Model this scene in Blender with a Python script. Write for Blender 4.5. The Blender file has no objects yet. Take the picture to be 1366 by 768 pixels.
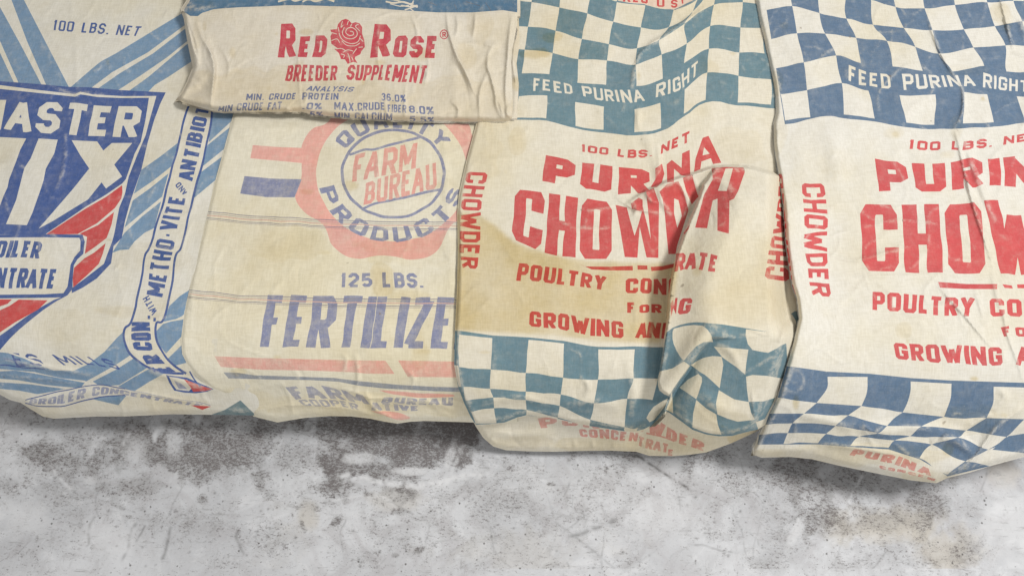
import bpy, math, random
import numpy as np
from mathutils import Vector
from mathutils.geometry import delaunay_2d_cdt

C = bpy.context.scene.collection
SC = bpy.context.scene

# ------------------------------------------------------------------ camera, world, lights, exposure
PITCH = math.radians(65.0)          # looking down at the sacks from standing height
FPX = 1072.0                        # focal length in photograph pixels (photo is 1366 x 768)
CAM = np.array([0.0, -1.2 / math.tan(PITCH), 1.2])
cam_d = bpy.data.cameras.new('camera')
cam_d.sensor_width = 36.0
cam_d.lens = FPX / 1366.0 * 36.0
cam_d.clip_start = 0.05
cam_d.clip_end = 100.0
cam = bpy.data.objects.new('camera', cam_d)
cam.location = CAM
cam.rotation_euler = (math.pi / 2 - PITCH, 0, 0)
C.objects.link(cam)
SC.camera = cam

world = bpy.data.worlds.new('World')
SC.world = world
world.use_nodes = True
bg = world.node_tree.nodes['Background']
bg.inputs['Color'].default_value = (1.0, 0.985, 0.96, 1)
bg.inputs['Strength'].default_value = 0.36

def area(name, loc, target, size, size_y, energy, col):
    l = bpy.data.lights.new(name, 'AREA')
    l.shape = 'RECTANGLE'; l.size = size; l.size_y = size_y
    l.energy = energy; l.color = col
    o = bpy.data.objects.new(name, l)
    o.location = loc
    d = Vector(target) - Vector(loc)
    o.rotation_euler = d.to_track_quat('-Z', 'Y').to_euler()
    C.objects.link(o)
area('overhead_lamp', (2.1, 0.12, 3.45), (0.05, 0.0, 0.0), 0.9, 0.7, 110.0, (1.0, 0.99, 0.975))
area('front_fill_light', (0.3, -2.9, 1.7), (0.1, -0.2, -0.1), 1.6, 1.2, 22.0, (0.96, 0.98, 1.0))  # unseen fill added in front to brighten the hanging cloth and floor

SC.view_settings.view_transform = 'Standard'
SC.view_settings.look = 'None'
SC.view_settings.exposure = 0.12
SC.view_settings.gamma = 1.0

# ------------------------------------------------------------------ small maths helpers
sP, cP = math.sin(PITCH), math.cos(PITCH)
def rays(px, py):
    x = px - 683.0; u = 384.0 - py
    d = np.stack([x, cP * FPX + sP * u, -sP * FPX + cP * u], -1)
    return d / np.linalg.norm(d, axis=-1, keepdims=True)
def project(p):
    q = p - CAM
    w = q[..., 1] * cP - q[..., 2] * sP
    u = q[..., 1] * sP + q[..., 2] * cP
    return 683 + q[..., 0] / w * FPX, 384 - u / w * FPX
def on_plane(px, py, z):
    d = rays(np.asarray(px, float), np.asarray(py, float))
    return CAM + d * ((z - CAM[2]) / d[..., 2])[..., None]

# front edge of the low platform the sacks lie on (fitted line y = e0 + e1 x)
_e = on_plane([0, 300, 600, 1000, 1366], [462, 463, 472, 484, 506], 0.0)
E1, E0 = np.polyfit(_e[:, 0], _e[:, 1], 1)
PHI = math.radians(27.0)
R_EDGE = 0.05
FLOOR_Z = -0.218
def sdf(p):
    d1 = p[..., 2]
    d2 = -(p[..., 1] - (E0 + E1 * p[..., 0])) * math.cos(PHI) + p[..., 2] * math.sin(PHI)
    q1 = d1 + R_EDGE; q2 = d2 + R_EDGE
    return np.minimum(np.maximum(q1, q2), 0) + np.hypot(np.maximum(q1, 0), np.maximum(q2, 0)) - R_EDGE

# height rasters: one sample per photo pixel, X0..X0+W, Y0..Y0+H
X0, Y0, RW, RH = -120, -120, 1640, 880
GX, GY = np.meshgrid(np.arange(RW) + X0, np.arange(RH) + Y0)
GX = GX.astype(np.float32); GY = GY.astype(np.float32)
_fx = np.fft.rfftfreq(RW); _fy = np.fft.fftfreq(RH)
def blur(a, s):
    g = np.exp(-2 * (math.pi ** 2) * (s ** 2) * (_fx[None, :] ** 2 + _fy[:, None] ** 2))
    return np.fft.irfft2(np.fft.rfft2(a) * g, s=a.shape)
def noise(seed, s, ax=1.0):
    r = np.random.RandomState(seed).randn(RH, RW)
    g = np.exp(-2 * (math.pi ** 2) * (s ** 2) * ((ax * _fx[None, :]) ** 2 + _fy[:, None] ** 2))
    n = np.fft.irfft2(np.fft.rfft2(r) * g, s=r.shape)
    return n / n.std()
def sample(a, px, py):
    x = np.clip(px - X0, 0, RW - 2.001); y = np.clip(py - Y0, 0, RH - 2.001)
    i = x.astype(int); j = y.astype(int); fx = x - i; fy = y - j
    return (a[j, i] * (1 - fx) + a[j, i + 1] * fx) * (1 - fy) + (a[j + 1, i] * (1 - fx) + a[j + 1, i + 1] * fx) * fy
def sstep(a, b, x):
    t = np.clip((x - a) / (b - a), 0, 1)
    return t * t * (3 - 2 * t)

def catmull(pts, n=10):
    p = np.array(pts, float)
    if len(p) < 3: 
        t = np.linspace(0, 1, n + 1)[:, None]
        return p[0] * (1 - t) + p[-1] * t
    q = np.vstack([2 * p[0] - p[1], p, 2 * p[-1] - p[-2]])
    out = []
    for i in range(1, len(q) - 2):
        t = np.linspace(0, 1, n, endpoint=False)[:, None]
        a, b, c, d = q[i - 1], q[i], q[i + 1], q[i + 2]
        out.append(0.5 * ((2 * b) + (c - a) * t + (2 * a - 5 * b + 4 * c - d) * t ** 2 + (3 * b - a - 3 * c + d) * t ** 3))
    out.append(p[-1:])
    return np.vstack(out)
def curve_at(pts, t):
    c = catmull(pts)
    s = np.concatenate([[0], np.cumsum(np.linalg.norm(np.diff(c, axis=0), axis=1))])
    s /= s[-1]
    t = np.asarray(t, float)
    x = np.interp(t, s, c[:, 0]); y = np.interp(t, s, c[:, 1])
    d0 = (c[-1] - c[0])
    ex = np.where(t > 1, t - 1, np.where(t < 0, t, 0))
    return np.stack([x + ex * d0[0], y + ex * d0[1]], -1)

def polydist(poly, X, Y, closed=False):
    """distance, side (+ left of travel on the page) and parameter 0..1 to a polyline"""
    p = np.array(poly, float)
    if closed: p = np.vstack([p, p[:1]])
    best = np.full(X.shape, 1e9); side = np.zeros(X.shape); par = np.zeros(X.shape)
    L = np.concatenate([[0], np.cumsum(np.linalg.norm(np.diff(p, axis=0), axis=1))])
    for i in range(len(p) - 1):
        a, b = p[i], p[i + 1]; ab = b - a; l2 = (ab ** 2).sum() + 1e-9
        t = np.clip(((X - a[0]) * ab[0] + (Y - a[1]) * ab[1]) / l2, 0, 1)
        dx = X - a[0] - t * ab[0]; dy = Y - a[1] - t * ab[1]
        d = np.hypot(dx, dy)
        m = d < best
        best = np.where(m, d, best)
        side = np.where(m, np.sign(ab[1] * (X - a[0]) - ab[0] * (Y - a[1])), side)
        par = np.where(m, (L[i] + t * (L[i + 1] - L[i])) / L[-1], par)
    return best, side, par
def inpoly(poly, X, Y):
    p = np.array(poly, float); n = len(p)
    r = np.zeros(X.shape, bool)
    x1, y1 = p[-1]
    for x2, y2 in p:
        if y1 != y2:
            c = (y1 > Y) != (y2 > Y)
            xi = (x2 - x1) * (Y - y1) / (y2 - y1) + x1
            r ^= c & (X < xi)
        x1, y1 = x2, y2
    return r
def window(poly, pad):
    p = np.array(poly, float)
    i0 = int(max(0, p[:, 0].min() - pad - X0)); i1 = int(min(RW, p[:, 0].max() + pad - X0 + 1))
    j0 = int(max(0, p[:, 1].min() - pad - Y0)); j1 = int(min(RH, p[:, 1].max() + pad - Y0 + 1))
    return slice(j0, j1), slice(i0, i1)

def crease(Hm, poly, w, h, kind='ridge', w2=1.9, taper=0.35):
    """a wrinkle along poly, w px wide, h mm high; 'step': steep on the right of travel, long slope on the left"""
    c = catmull(poly, 8)
    pad = 5 * max(w, w2) + 3
    sl = window(c, pad)
    d, s, t = polydist(c, GX[sl], GY[sl])
    tp = np.clip(np.minimum(t, 1 - t) / max(taper, 1e-3), 0, 1) ** 0.7
    if kind == 'ridge': v = np.exp(-(d / w) ** 2)
    else: v = np.where(s > 0, np.exp(-d / w), np.exp(-d / w2))
    Hm[sl] += 1.3 * h * 0.001 * v * tp
DENSE = {}
def roll(Hm, edge, w, drop):
    """the cloth turns down and under along a free edge"""
    DENSE.setdefault(id(Hm), []).append(edge)
    sl = window(edge, w + 2)
    d, s, t = polydist(edge, GX[sl], GY[sl])
    q = 1 - np.clip(d / w, 0, 1)
    Hm[sl] -= drop * 0.001 * q ** 2

def lift(px, py, Hm):
    off = sample(Hm, px, py)
    d = rays(px, py)
    s = np.full(px.shape, 0.9)
    for _ in range(70):
        p = CAM + d * s[..., None]
        s = s + 0.8 * (sdf(p) - off)
    return CAM + d * s[..., None]

# ------------------------------------------------------------------ stroke lettering
def ch(*pts): return list(pts)
_O = [(.0, .09), (.0, .91), (.16, 1), (.84, 1), (1, .91), (1, .09), (.84, 0), (.16, 0), (0, .09), (0, .91)]
GL = {
 'A': [[(-.04, -.12), (.5, 1.06)], [(1.04, -.12), (.5, 1.06)], [(.2, .3), (.8, .3)]],
 'B': [[(0, -.2), (0, 1.2)], [(0, 1), (.7, 1), (.95, .88), (.95, .66), (.7, .54), (0, .54)], [(.7, .54), (1, .42), (1, .14), (.72, 0), (0, 0)]],
 'C': [[(1, .66), (1, .91), (.85, 1), (.15, 1), (0, .91), (0, .09), (.15, 0), (.85, 0), (1, .09), (1, .34)]],
 'D': [[(0, 0), (0, 1), (.72, 1), (1, .86), (1, .14), (.72, 0), (0, 0), (0, 1)]],
 'E': [[(1, 1), (0, 1), (0, 0), (1, 0)], [(0, .52), (.8, .52)]],
 'F': [[(1, 1), (0, 1), (0, -.2)], [(0, .5), (.8, .5)]],
 'G': [[(1, .7), (1, .91), (.85, 1), (.15, 1), (0, .91), (0, .09), (.15, 0), (.85, 0), (1, .09), (1, .46), (.55, .46)]],
 'H': [[(0, -.2), (0, 1.2)], [(1, -.2), (1, 1.2)], [(0, .5), (1, .5)]],
 'I': [[(.5, -.2), (.5, 1.2)]],
 'J': [[(1, 1.2), (1, .09), (.85, 0), (.15, 0), (0, .09)]],
 'K': [[(0, -.2), (0, 1.2)], [(1.02, 1.12), (0, .42)], [(.3, .62), (1.04, -.12)]],
 'L': [[(0, 1.2), (0, 0), (1, 0)]],
 'M': [[(0, -.2), (0, 1.2)], [(1, -.2), (1, 1.2)], [(0, 1.1), (.5, .2), (1, 1.1)]],
 'N': [[(0, -.2), (0, 1.2)], [(1, -.2), (1, 1.2)], [(-.05, 1.12), (1.05, -.12)]],
 'O': [_O],
 'P': [[(0, -.2), (0, 1), (.78, 1), (1, .9), (1, .54), (.78, .42), (0, .42)]],
 'Q': [_O, [(.55, .3), (1.1, -.1)]],
 'R': [[(0, -.2), (0, 1), (.78, 1), (1, .9), (1, .57), (.78, .46), (0, .46)], [(.5, .46), (1.04, -.14)]],
 'S': [[(1, .76), (1, .84), (.72, 1), (.28, 1), (0, .84), (0, .64), (.25, .52), (.75, .5), (1, .36), (1, .16), (.72, 0), (.28, 0), (0, .16), (0, .26)]],
 'T': [[(-.1, 1), (1.1, 1)], [(.5, 1), (.5, -.2)]],
 'U': [[(0, 1.2), (0, .09), (.15, 0), (.85, 0), (1, .09), (1, 1.2)]],
 'V': [[(-.05, 1.12), (.5, -.08), (1.05, 1.12)]],
 'W': [[(-.06, 1.15), (.24, -.08), (.5, .85), (.76, -.08), (1.06, 1.15)]],
 'X': [[(-.05, 1.12), (1.05, -.12)], [(1.05, 1.12), (-.05, -.12)]],
 'Y': [[(-.05, 1.12), (.5, .45), (1.05, 1.12)], [(.5, .5), (.5, -.2)]],
 'Z': [[(0, 1), (1, 1), (0, 0), (1, 0)]],
 '0': [_O], '1': [[(.1, .8), (.6, 1.05)], [(.6, 1.2), (.6, -.2)]],
 '2': [[(0, .74), (0, .85), (.28, 1), (.72, 1), (1, .84), (1, .64), (.1, .12), (0, 0), (1.1, 0)]],
 '3': [[(0, .8), (.28, 1), (.72, 1), (1, .84), (1, .66), (.7, .53), (.4, .53)], [(.7, .53), (1, .4), (1, .16), (.72, 0), (.28, 0), (0, .2)]],
 '5': [[(1, 1), (.08, 1), (.04, .58), (.7, .6), (1, .44), (1, .18), (.72, 0), (.28, 0), (0, .18)]],
 '6': [[(1, .84), (.72, 1), (.28, 1), (0, .8), (0, .2), (.28, 0), (.72, 0), (1, .18), (1, .4), (.72, .55), (0, .5)]],
 '8': [[(.28, .52), (0, .66), (0, .84), (.28, 1), (.72, 1), (1, .84), (1, .66), (.72, .52), (.28, .52), (0, .38), (0, .16), (.28, 0), (.72, 0), (1, .16), (1, .38), (.72, .52)]],
 '.': [[(.5, -.1), (.5, .08)]],
 '-': [[(-.1, .45), (1.1, .45)]],
 '%': [[(0, .95), (.3, .95), (.3, .7), (0, .7), (0, .95), (.3, .95)], [(.7, .28), (1, .28), (1, .03), (.7, .03), (.7, .28), (1, .28)], [(.05, -.1), (.95, 1.1)]],
 '&': [[(1.05, -.1), (.2, .7), (.3, 1), (.7, 1), (.7, .75), (0, .3), (.1, 0), (.6, 0), (1, .4)]],
}
WID = {'I': .30, 'M': 1.3, 'W': 1.45, '.': .36, ' ': .55, '1': .5, 'L': .85, 'E': .88, 'F': .85, '-': .55, '%': 1.2, 'A': 1.12, 'N': 1.08}

def thick(pl, tx, ty):
    """polyline -> outline of an even stroke (tx, ty thick across x and y)"""
    p = np.array(pl, float) / np.array([tx, ty])
    n = len(p)
    d = np.diff(p, axis=0); d /= np.linalg.norm(d, axis=1)[:, None] + 1e-12
    nn = np.stack([-d[:, 1], d[:, 0]], -1)
    L, R = [], []
    for i in range(n):
        if i == 0: m = nn[0] * .5
        elif i == n - 1: m = nn[-1] * .5
        else:
            b = nn[i - 1] + nn[i]; k = (b @ nn[i])
            m = b / max(k, .35) * .5
        L.append(p[i] + m); R.append(p[i] - m)
    return np.array(L + R[::-1]) * np.array([tx, ty])
def clip_h(poly, lo, hi):
    for val, sgn in ((lo, 1), (hi, -1)):
        out = []
        n = len(poly)
        for i in range(n):
            a, b = poly[i], poly[(i + 1) % n]
            ia = (a[1] - val) * sgn >= 0; ib = (b[1] - val) * sgn >= 0
            if ia: out.append(a)
            if ia != ib:
                t = (val - a[1]) / (b[1] - a[1]); out.append(a + t * (b - a))
        poly = out
        if len(poly) < 3: return None
    return np.array(poly)
def glyph(cchar, x, w, sx, sy):
    res = []
    parts = []
    for pl in GL[cchar]:
        cur = [pl[0]]
        for i in range(1, len(pl)):
            cur.append(pl[i])
            if i < len(pl) - 1:
                a = np.array(pl[i]) - np.array(pl[i - 1]); b = np.array(pl[i + 1]) - np.array(pl[i])
                a = a * np.array([w / sx, 1 / sy]); b = b * np.array([w / sx, 1 / sy])
                if a @ b < -.3 * np.linalg.norm(a) * np.linalg.norm(b):
                    parts.append(cur); cur = [pl[i]]
        parts.append(cur)
    for pl in parts:
        q = [(x + sx / 2 + px * (w - sx), sy / 2 + py * (1 - sy)) for px, py in pl]
        o = thick(q, sx, sy)
        o = clip_h([np.array(v) for v in o], 0, 1)
        if o is not None: res.append(o)
    return res

# ------------------------------------------------------------------ a printed cloth sheet
class Sheet:
    def __init__(s, outline, base):
        s.outline = [tuple(p) for p in outline]
        s.H = np.full((RH, RW), base * 0.001)
        s.items = []            # (polygon, ink, part key)
        s.stain = np.zeros((RH, RW))
        s.key = 'cloth'; s.names = {'cloth': None}
        s.extra = []
    def part(s, key, name): s.key = key; s.names[key] = name
    def poly(s, pts, ink, smooth=False):
        p = np.array(pts, float)
        if smooth: p = catmull(np.vstack([p, p[:1]]), 6)[:-1]
        s.items.append((p, ink, s.key))
    def line(s, pts, w, ink):
        c = catmull(pts, 6)
        s.items.append((thick(c, w, w), ink, s.key))
    def text(s, t, bottom, top, ink, sx=.3, sy=.2, gap=.16, jit=0.0):
        sx = sx * 1.12; sy = sy * 1.08
        if s.key != 'cloth':
            base = s.key.split('#')[0]; s.nt = getattr(s, 'nt', 0) + 1
            s.part('%s#%d' % (base, s.nt), s.names[s.key])
        ws = [WID.get(c, 1.0) for c in t]
        kern = [-.16 if t[i:i + 2] in ('LT', 'LY', 'AT', 'TA', 'AV', 'RA', 'AN', 'EA', 'FA', 'TO') else 0 for i in range(len(t))]
        tot = sum(ws) + gap * (len(t) - 1) + sum(kern)
        x = 0.0
        for c, w, kn in zip(t, ws, kern):
            if c != ' ':
                for o in glyph(c, x, max(w, sx * 1.02), sx, sy):
                    B = curve_at(bottom, o[:, 0] / tot); T = curve_at(top, o[:, 0] / tot)
                    # subdivide so that letters follow the warp
                    fine = []
                    for i in range(len(o)):
                        a, b = o[i], o[(i + 1) % len(o)]
                        pa = B[i] + (T[i] - B[i]) * a[1]; j = (i + 1) % len(o)
                        pb = B[j] + (T[j] - B[j]) * b[1]
                        k = max(1, int(np.linalg.norm(pb - pa) / 6))
                        for q in range(k): fine.append(a + (b - a) * q / k)
                    f = np.array(fine)
                    B = curve_at(bottom, f[:, 0] / tot); T = curve_at(top, f[:, 0] / tot)
                    s.items.append((B + (T - B) * f[:, 1:2], ink, s.key))
            x += w + gap + kn
    def cells(s, grid, ink_of, curved=True):
        """grid[row][col] of nodes; ink_of(r, c) -> ink or None"""
        g = np.array(grid, float)
        for r in range(g.shape[0] - 1):
            for c in range(g.shape[1] - 1):
                k = ink_of(r, c)
                if k is None: continue
                def edge(line, i):
                    q = catmull(line, 6)
                    return q[i * 6:(i + 1) * 6]
                top = edge(g[r], c); bot = edge(g[r + 1], c)[::-1] if False else catmull(g[r + 1], 6)[c * 6:c * 6 + 7][::-1][:-1]
                rgt = edge(g[:, c + 1], r)
                lft = catmull(g[:, c], 6)[r * 6:r * 6 + 7][::-1][:-1]
                s.items.append((np.vstack([top, rgt, bot, lft]), k, s.key))
    def blob(s, x, y, rx, ry, a, seed=0, soft=.5):
        n = noise(900 + seed, 6)[:, :]
        d = np.hypot((GX - x) / rx, (GY - y) / ry) + .12 * n
        ring = np.exp(-((d - .92) / .10) ** 2)
        s.stain = np.maximum(s.stain, a * np.clip((.8 - .15 * ring * 0) * (1 - sstep(1 - soft, 1 + soft * .3, d)) + .45 * ring * min(1, max(rx, ry) / 14), 0, 1.1))
    def build(s, root, name, inks, spacing=2.4, skirt=5.0, wrinkle=1.0, seed=1, label=None):
        H = s.H
        H += 0.001 * wrinkle * (1.5 * noise(seed, 34) + .65 * noise(seed + 1, 13) + .20 * noise(seed + 2, 6)
                                + .055 * noise(seed + 3, 2.6))
        rs = np.random.RandomState(seed + 40)
        olx = np.array(s.outline)
        for _ in range(int(64 * wrinkle)):
            x = rs.uniform(max(-20, olx[:, 0].min()), min(1386, olx[:, 0].max())); y = rs.uniform(max(-20, olx[:, 1].min()), olx[:, 1].max())
            an = rs.uniform(0, 6.28); L_ = rs.uniform(14, 70); bd = rs.uniform(-.25, .25) * L_
            dx, dy = math.cos(an) * L_, math.sin(an) * L_
            crease(H, [(x, y), (x + dx * .5 - dy / L_ * bd, y + dy * .5 + dx / L_ * bd), (x + dx, y + dy)], rs.uniform(1.2, 3.4), rs.choice([-1, 1]) * rs.uniform(.3, 1.0) * wrinkle, rs.choice(['ridge', 'step']))
        cr = np.abs(noise(seed + 7, 15)); msk = sstep(-.4, 1.0, noise(seed + 8, 45))
        H += .001 * wrinkle * (.9 * np.clip(1 - cr / .55, 0, 1) ** 1.5) * (.25 + msk)
        cr2 = np.abs(noise(seed + 17, 7)); msk2 = sstep(.0, 1.2, noise(seed + 18, 40))
        H += .001 * wrinkle * .45 * np.clip(1 - cr2 / .5, 0, 1) ** 1.5 * msk2
        H[:] = blur(H, 0.65)
        rubm = np.clip((H - blur(H, 3.0)) * 1000 / .42 - .12, 0, 1)
        sx_ = rs.uniform(0, 1, (14, 5))
        for q in sx_:
            s.blob(olx[:, 0].min() + q[0] * np.ptp(olx[:, 0]), olx[:, 1].min() + q[1] * np.ptp(olx[:, 1]), 2 + 10 * q[2] ** 2, 2 + 7 * q[3] ** 2, .25 + .55 * q[4], seed=int(q[0] * 90))
        ol = np.array(s.outline)
        wx, wy = noise(seed + 5, 7), noise(seed + 6, 7)
        s.items = [(p + .5 * np.stack([sample(wx, p[:, 0], p[:, 1]), sample(wy, p[:, 0], p[:, 1])], -1), i_, k_) for p, i_, k_ in s.items]
        # constraint points
        V, Ed = [], []
        def add(poly, closed=True, step=3.5):
            p = np.asarray(poly, float); n = len(p); idx = []
            for i in range(n if closed else n - 1):
                a, b = p[i], p[(i + 1) % n]
                k = max(1, int(np.linalg.norm(b - a) / step))
                for q in range(k): idx.append(len(V)); V.append(a + (b - a) * q / k)
            if not closed: idx.append(len(V)); V.append(p[-1])
            m = len(idx)
            for i in range(m if closed else m - 1): Ed.append((idx[i], idx[(i + 1) % m]))
        add(ol)
        lo, hi = ol.min(0), ol.max(0)
        for p, ink, k in s.items: add(p)
        for p in s.extra: add(p, False)
        gx, gy = np.meshgrid(np.arange(lo[0], hi[0], spacing), np.arange(lo[1], hi[1], spacing))
        gx[1::2] += spacing / 2
        g = np.stack([gx.ravel(), gy.ravel()], -1)
        g += np.random.RandomState(seed).uniform(-.25, .25, g.shape)
        for e_ in DENSE.get(id(H), []) + s.extra:
            e_ = np.asarray(e_, float)
            l2, h2 = e_.min(0) - 9, e_.max(0) + 9
            ax, ay = np.meshgrid(np.arange(l2[0], h2[0], 1.35), np.arange(l2[1], h2[1], 1.35))
            ax = ax.ravel(); ay = ay.ravel()
            dd = polydist(e_, ax, ay)[0]
            k_ = dd < 8
            q = np.stack([ax[k_], ay[k_]], -1) + np.random.RandomState(seed + 9).uniform(-.25, .25, (k_.sum(), 2))
            g = g[polydist(e_, g[:, 0], g[:, 1])[0] >= 8]
            g = np.vstack([g, q])
        g = g[inpoly(ol, g[:, 0], g[:, 1])]
        allv = np.vstack([np.array(V), g])
        r = delaunay_2d_cdt([Vector(v) for v in allv], Ed, [], 0, 1e-5, False)
        P = np.array([tuple(v) for v in r[0]]); T = np.array(r[2])
        cen = P[T].mean(1)
        m = inpoly(ol, cen[:, 0], cen[:, 1])
        T = T[m]; cen = cen[m]
        names = ['cloth'] ; ink_i = np.zeros(len(T), int)
        keys = ['cloth']; key_i = np.zeros(len(T), int)
        for p, ink, k in s.items:
            a, b = p.min(0), p.max(0)
            c = np.where((cen[:, 0] >= a[0]) & (cen[:, 0] <= b[0]) & (cen[:, 1] >= a[1]) & (cen[:, 1] <= b[1]))[0]
            if not len(c): continue
            if ink not in names: names.append(ink)
            if k not in keys: keys.append(k)
            # union by winding: a stroke may overlap itself
            w = winding(p, cen[c, 0], cen[c, 1])
            c = c[w]
            ink_i[c] = names.index(ink)
            key_i[c] = keys.index(k)
        X = lift(P[:, 0], P[:, 1], H)
        e = .8
        N = np.cross(lift(P[:, 0] + e, P[:, 1], H) - lift(P[:, 0] - e, P[:, 1], H),
                     lift(P[:, 0], P[:, 1] - e, H) - lift(P[:, 0], P[:, 1] + e, H))
        N /= np.linalg.norm(N, axis=1)[:, None] + 1e-12
        st = sample(s.stain, P[:, 0], P[:, 1]); rb = sample(rubm, P[:, 0], P[:, 1])
        a, b, c = P[T[:, 0]], P[T[:, 1]], P[T[:, 2]]
        area2 = (b[:, 0] - a[:, 0]) * (c[:, 1] - a[:, 1]) - (b[:, 1] - a[:, 1]) * (c[:, 0] - a[:, 0])
        T[area2 > 0] = T[area2 > 0][:, ::-1]          # page y runs down: make faces look at the camera
        keep = np.abs(area2) > 1e-7
        T, ink_i, key_i = T[keep], ink_i[keep], key_i[keep]
        panel = None
        for ki, k in enumerate(keys):
            sel = key_i == ki
            if not sel.any(): continue
            tri = T[sel]; mi = ink_i[sel]
            extraV = extraN = extraS = None
            if k == 'cloth' and skirt:
                E = np.vstack([T[:, [0, 1]], T[:, [1, 2]], T[:, [2, 0]]])
                ks = np.sort(E, 1); code = ks[:, 0].astype(np.int64) * len(P) + ks[:, 1]
                u, ix, cn = np.unique(code, return_index=True, return_counts=True)
                be = E[ix[cn == 1]]
                bv = np.unique(be)
                remap = {v: len(P) + i for i, v in enumerate(bv)}
                extraV = X[bv] - N[bv] * skirt * .001
                X2 = np.vstack([X, extraV]); N2 = np.vstack([N, N[bv]]); S2 = np.concatenate([st, st[bv]]); R2 = np.concatenate([rb, rb[bv]])
                f = []
                for p, q in be:
                    f.append((q, p, remap[p])); f.append((q, remap[p], remap[q]))
                tri = np.vstack([tri, np.array(f)]); mi = np.concatenate([mi, np.zeros(len(f), int)])
            else: X2, N2, S2, R2 = X, N, st, rb
            uv, inv = np.unique(tri, return_inverse=True)
            inv = inv.reshape(tri.shape)
            me = bpy.data.meshes.new(name if k == 'cloth' else s.names[k])
            me.vertices.add(len(uv)); me.vertices.foreach_set('co', X2[uv].ravel())
            me.loops.add(len(inv) * 3); me.loops.foreach_set('vertex_index', inv.ravel().astype(np.int32))
            me.polygons.add(len(inv))
            me.polygons.foreach_set('loop_start', np.arange(0, len(inv) * 3, 3, dtype=np.int32))
            used = sorted(set(mi.tolist()))
            for q in used: me.materials.append(inks[names[q]])
            me.polygons.foreach_set('material_index', np.array([used.index(v) for v in mi], np.int32))
            me.update(calc_edges=True)
            at = me.attributes.new('stain', 'FLOAT', 'POINT'); at.data.foreach_set('value', S2[uv].astype(np.float32))
            at = me.attributes.new('rub', 'FLOAT', 'POINT'); at.data.foreach_set('value', R2[uv].astype(np.float32))
            me.polygons.foreach_set('use_smooth', np.ones(len(inv), bool))
            me.normals_split_custom_set_from_vertices(N2[uv].tolist())
            o = bpy.data.objects.new(me.name, me); C.objects.link(o)
            if k == 'cloth':
                panel = o; o.parent = root; o.location = -root.location
                if label: o['label'] = label
            else: o.parent = panel
        return panel

def winding(p, X, Y):
    w = np.zeros(X.shape, int)
    x1, y1 = p[-1]
    for x2, y2 in p:
        up = (y1 <= Y) & (y2 > Y); dn = (y1 > Y) & (y2 <= Y)
        cr = (x2 - x1) * (Y - y1) - (X - x1) * (y2 - y1)
        w += (up & (cr > 0)).astype(int) - (dn & (cr < 0)).astype(int)
        x1, y1 = x2, y2
    return w != 0

def thing(name, label, cat, px, py, group=None):
    o = bpy.data.objects.new(name, None); C.objects.link(o)
    p = on_plane([px], [py], 0.0)[0]
    o.location = p; o.empty_display_size = .05
    o['label'] = label; o['category'] = cat
    if group: o['group'] = group
    return o

# ------------------------------------------------------------------ materials
def nt(mat):
    mat.use_nodes = True
    t = mat.node_tree; t.nodes.clear()
    return t
class NB:
    def __init__(s, mat):
        s.t = nt(mat); s.n = s.t.nodes; s.l = s.t.links
    def node(s, ty, **kw):
        n = s.n.new(ty)
        for k, v in kw.items(): setattr(n, k, v)
        return n
    def put(s, sock, v):
        if isinstance(v, bpy.types.NodeSocket): s.l.new(v, sock)
        elif isinstance(v, tuple) and len(v) == 3 and sock.type == 'RGBA': sock.default_value = (*v, 1)
        else: sock.default_value = v
    def noise(s, vec, scale, detail=4, rough=.55, dist=0):
        n = s.node('ShaderNodeTexNoise')
        s.put(n.inputs['Vector'], vec); n.inputs['Scale'].default_value = scale
        n.inputs['Detail'].default_value = detail; n.inputs['Roughness'].default_value = rough
        n.inputs['Distortion'].default_value = dist
        return n.outputs['Fac']
    def math(s, op, a, b=0.0, c=None, clamp=False):
        n = s.node('ShaderNodeMath', operation=op, use_clamp=clamp)
        s.put(n.inputs[0], a); s.put(n.inputs[1], b)
        if c is not None: s.put(n.inputs[2], c)
        return n.outputs[0]
    def ramp(s, v, a, b, lo=0.0, hi=1.0):
        n = s.node('ShaderNodeMapRange', interpolation_type='SMOOTHSTEP')
        s.put(n.inputs[0], v); n.inputs[1].default_value = a; n.inputs[2].default_value = b
        n.inputs[3].default_value = lo; n.inputs[4].default_value = hi
        return n.outputs[0]
    def mix(s, f, a, b, mode='MIX'):
        n = s.node('ShaderNodeMix', data_type='RGBA', blend_type=mode)
        s.put(n.inputs['Factor'], f); s.put(n.inputs[6], a); s.put(n.inputs[7], b)
        return n.outputs[2]
    def attr(s, name):
        return s.node('ShaderNodeAttribute', attribute_name=name).outputs['Fac']

def srgb(r, g, b):
    f = lambda c: c / 12.92 if c <= .04045 else ((c + .055) / 1.055) ** 2.4
    return tuple(f(v / 255.0) for v in (r, g, b))

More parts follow.
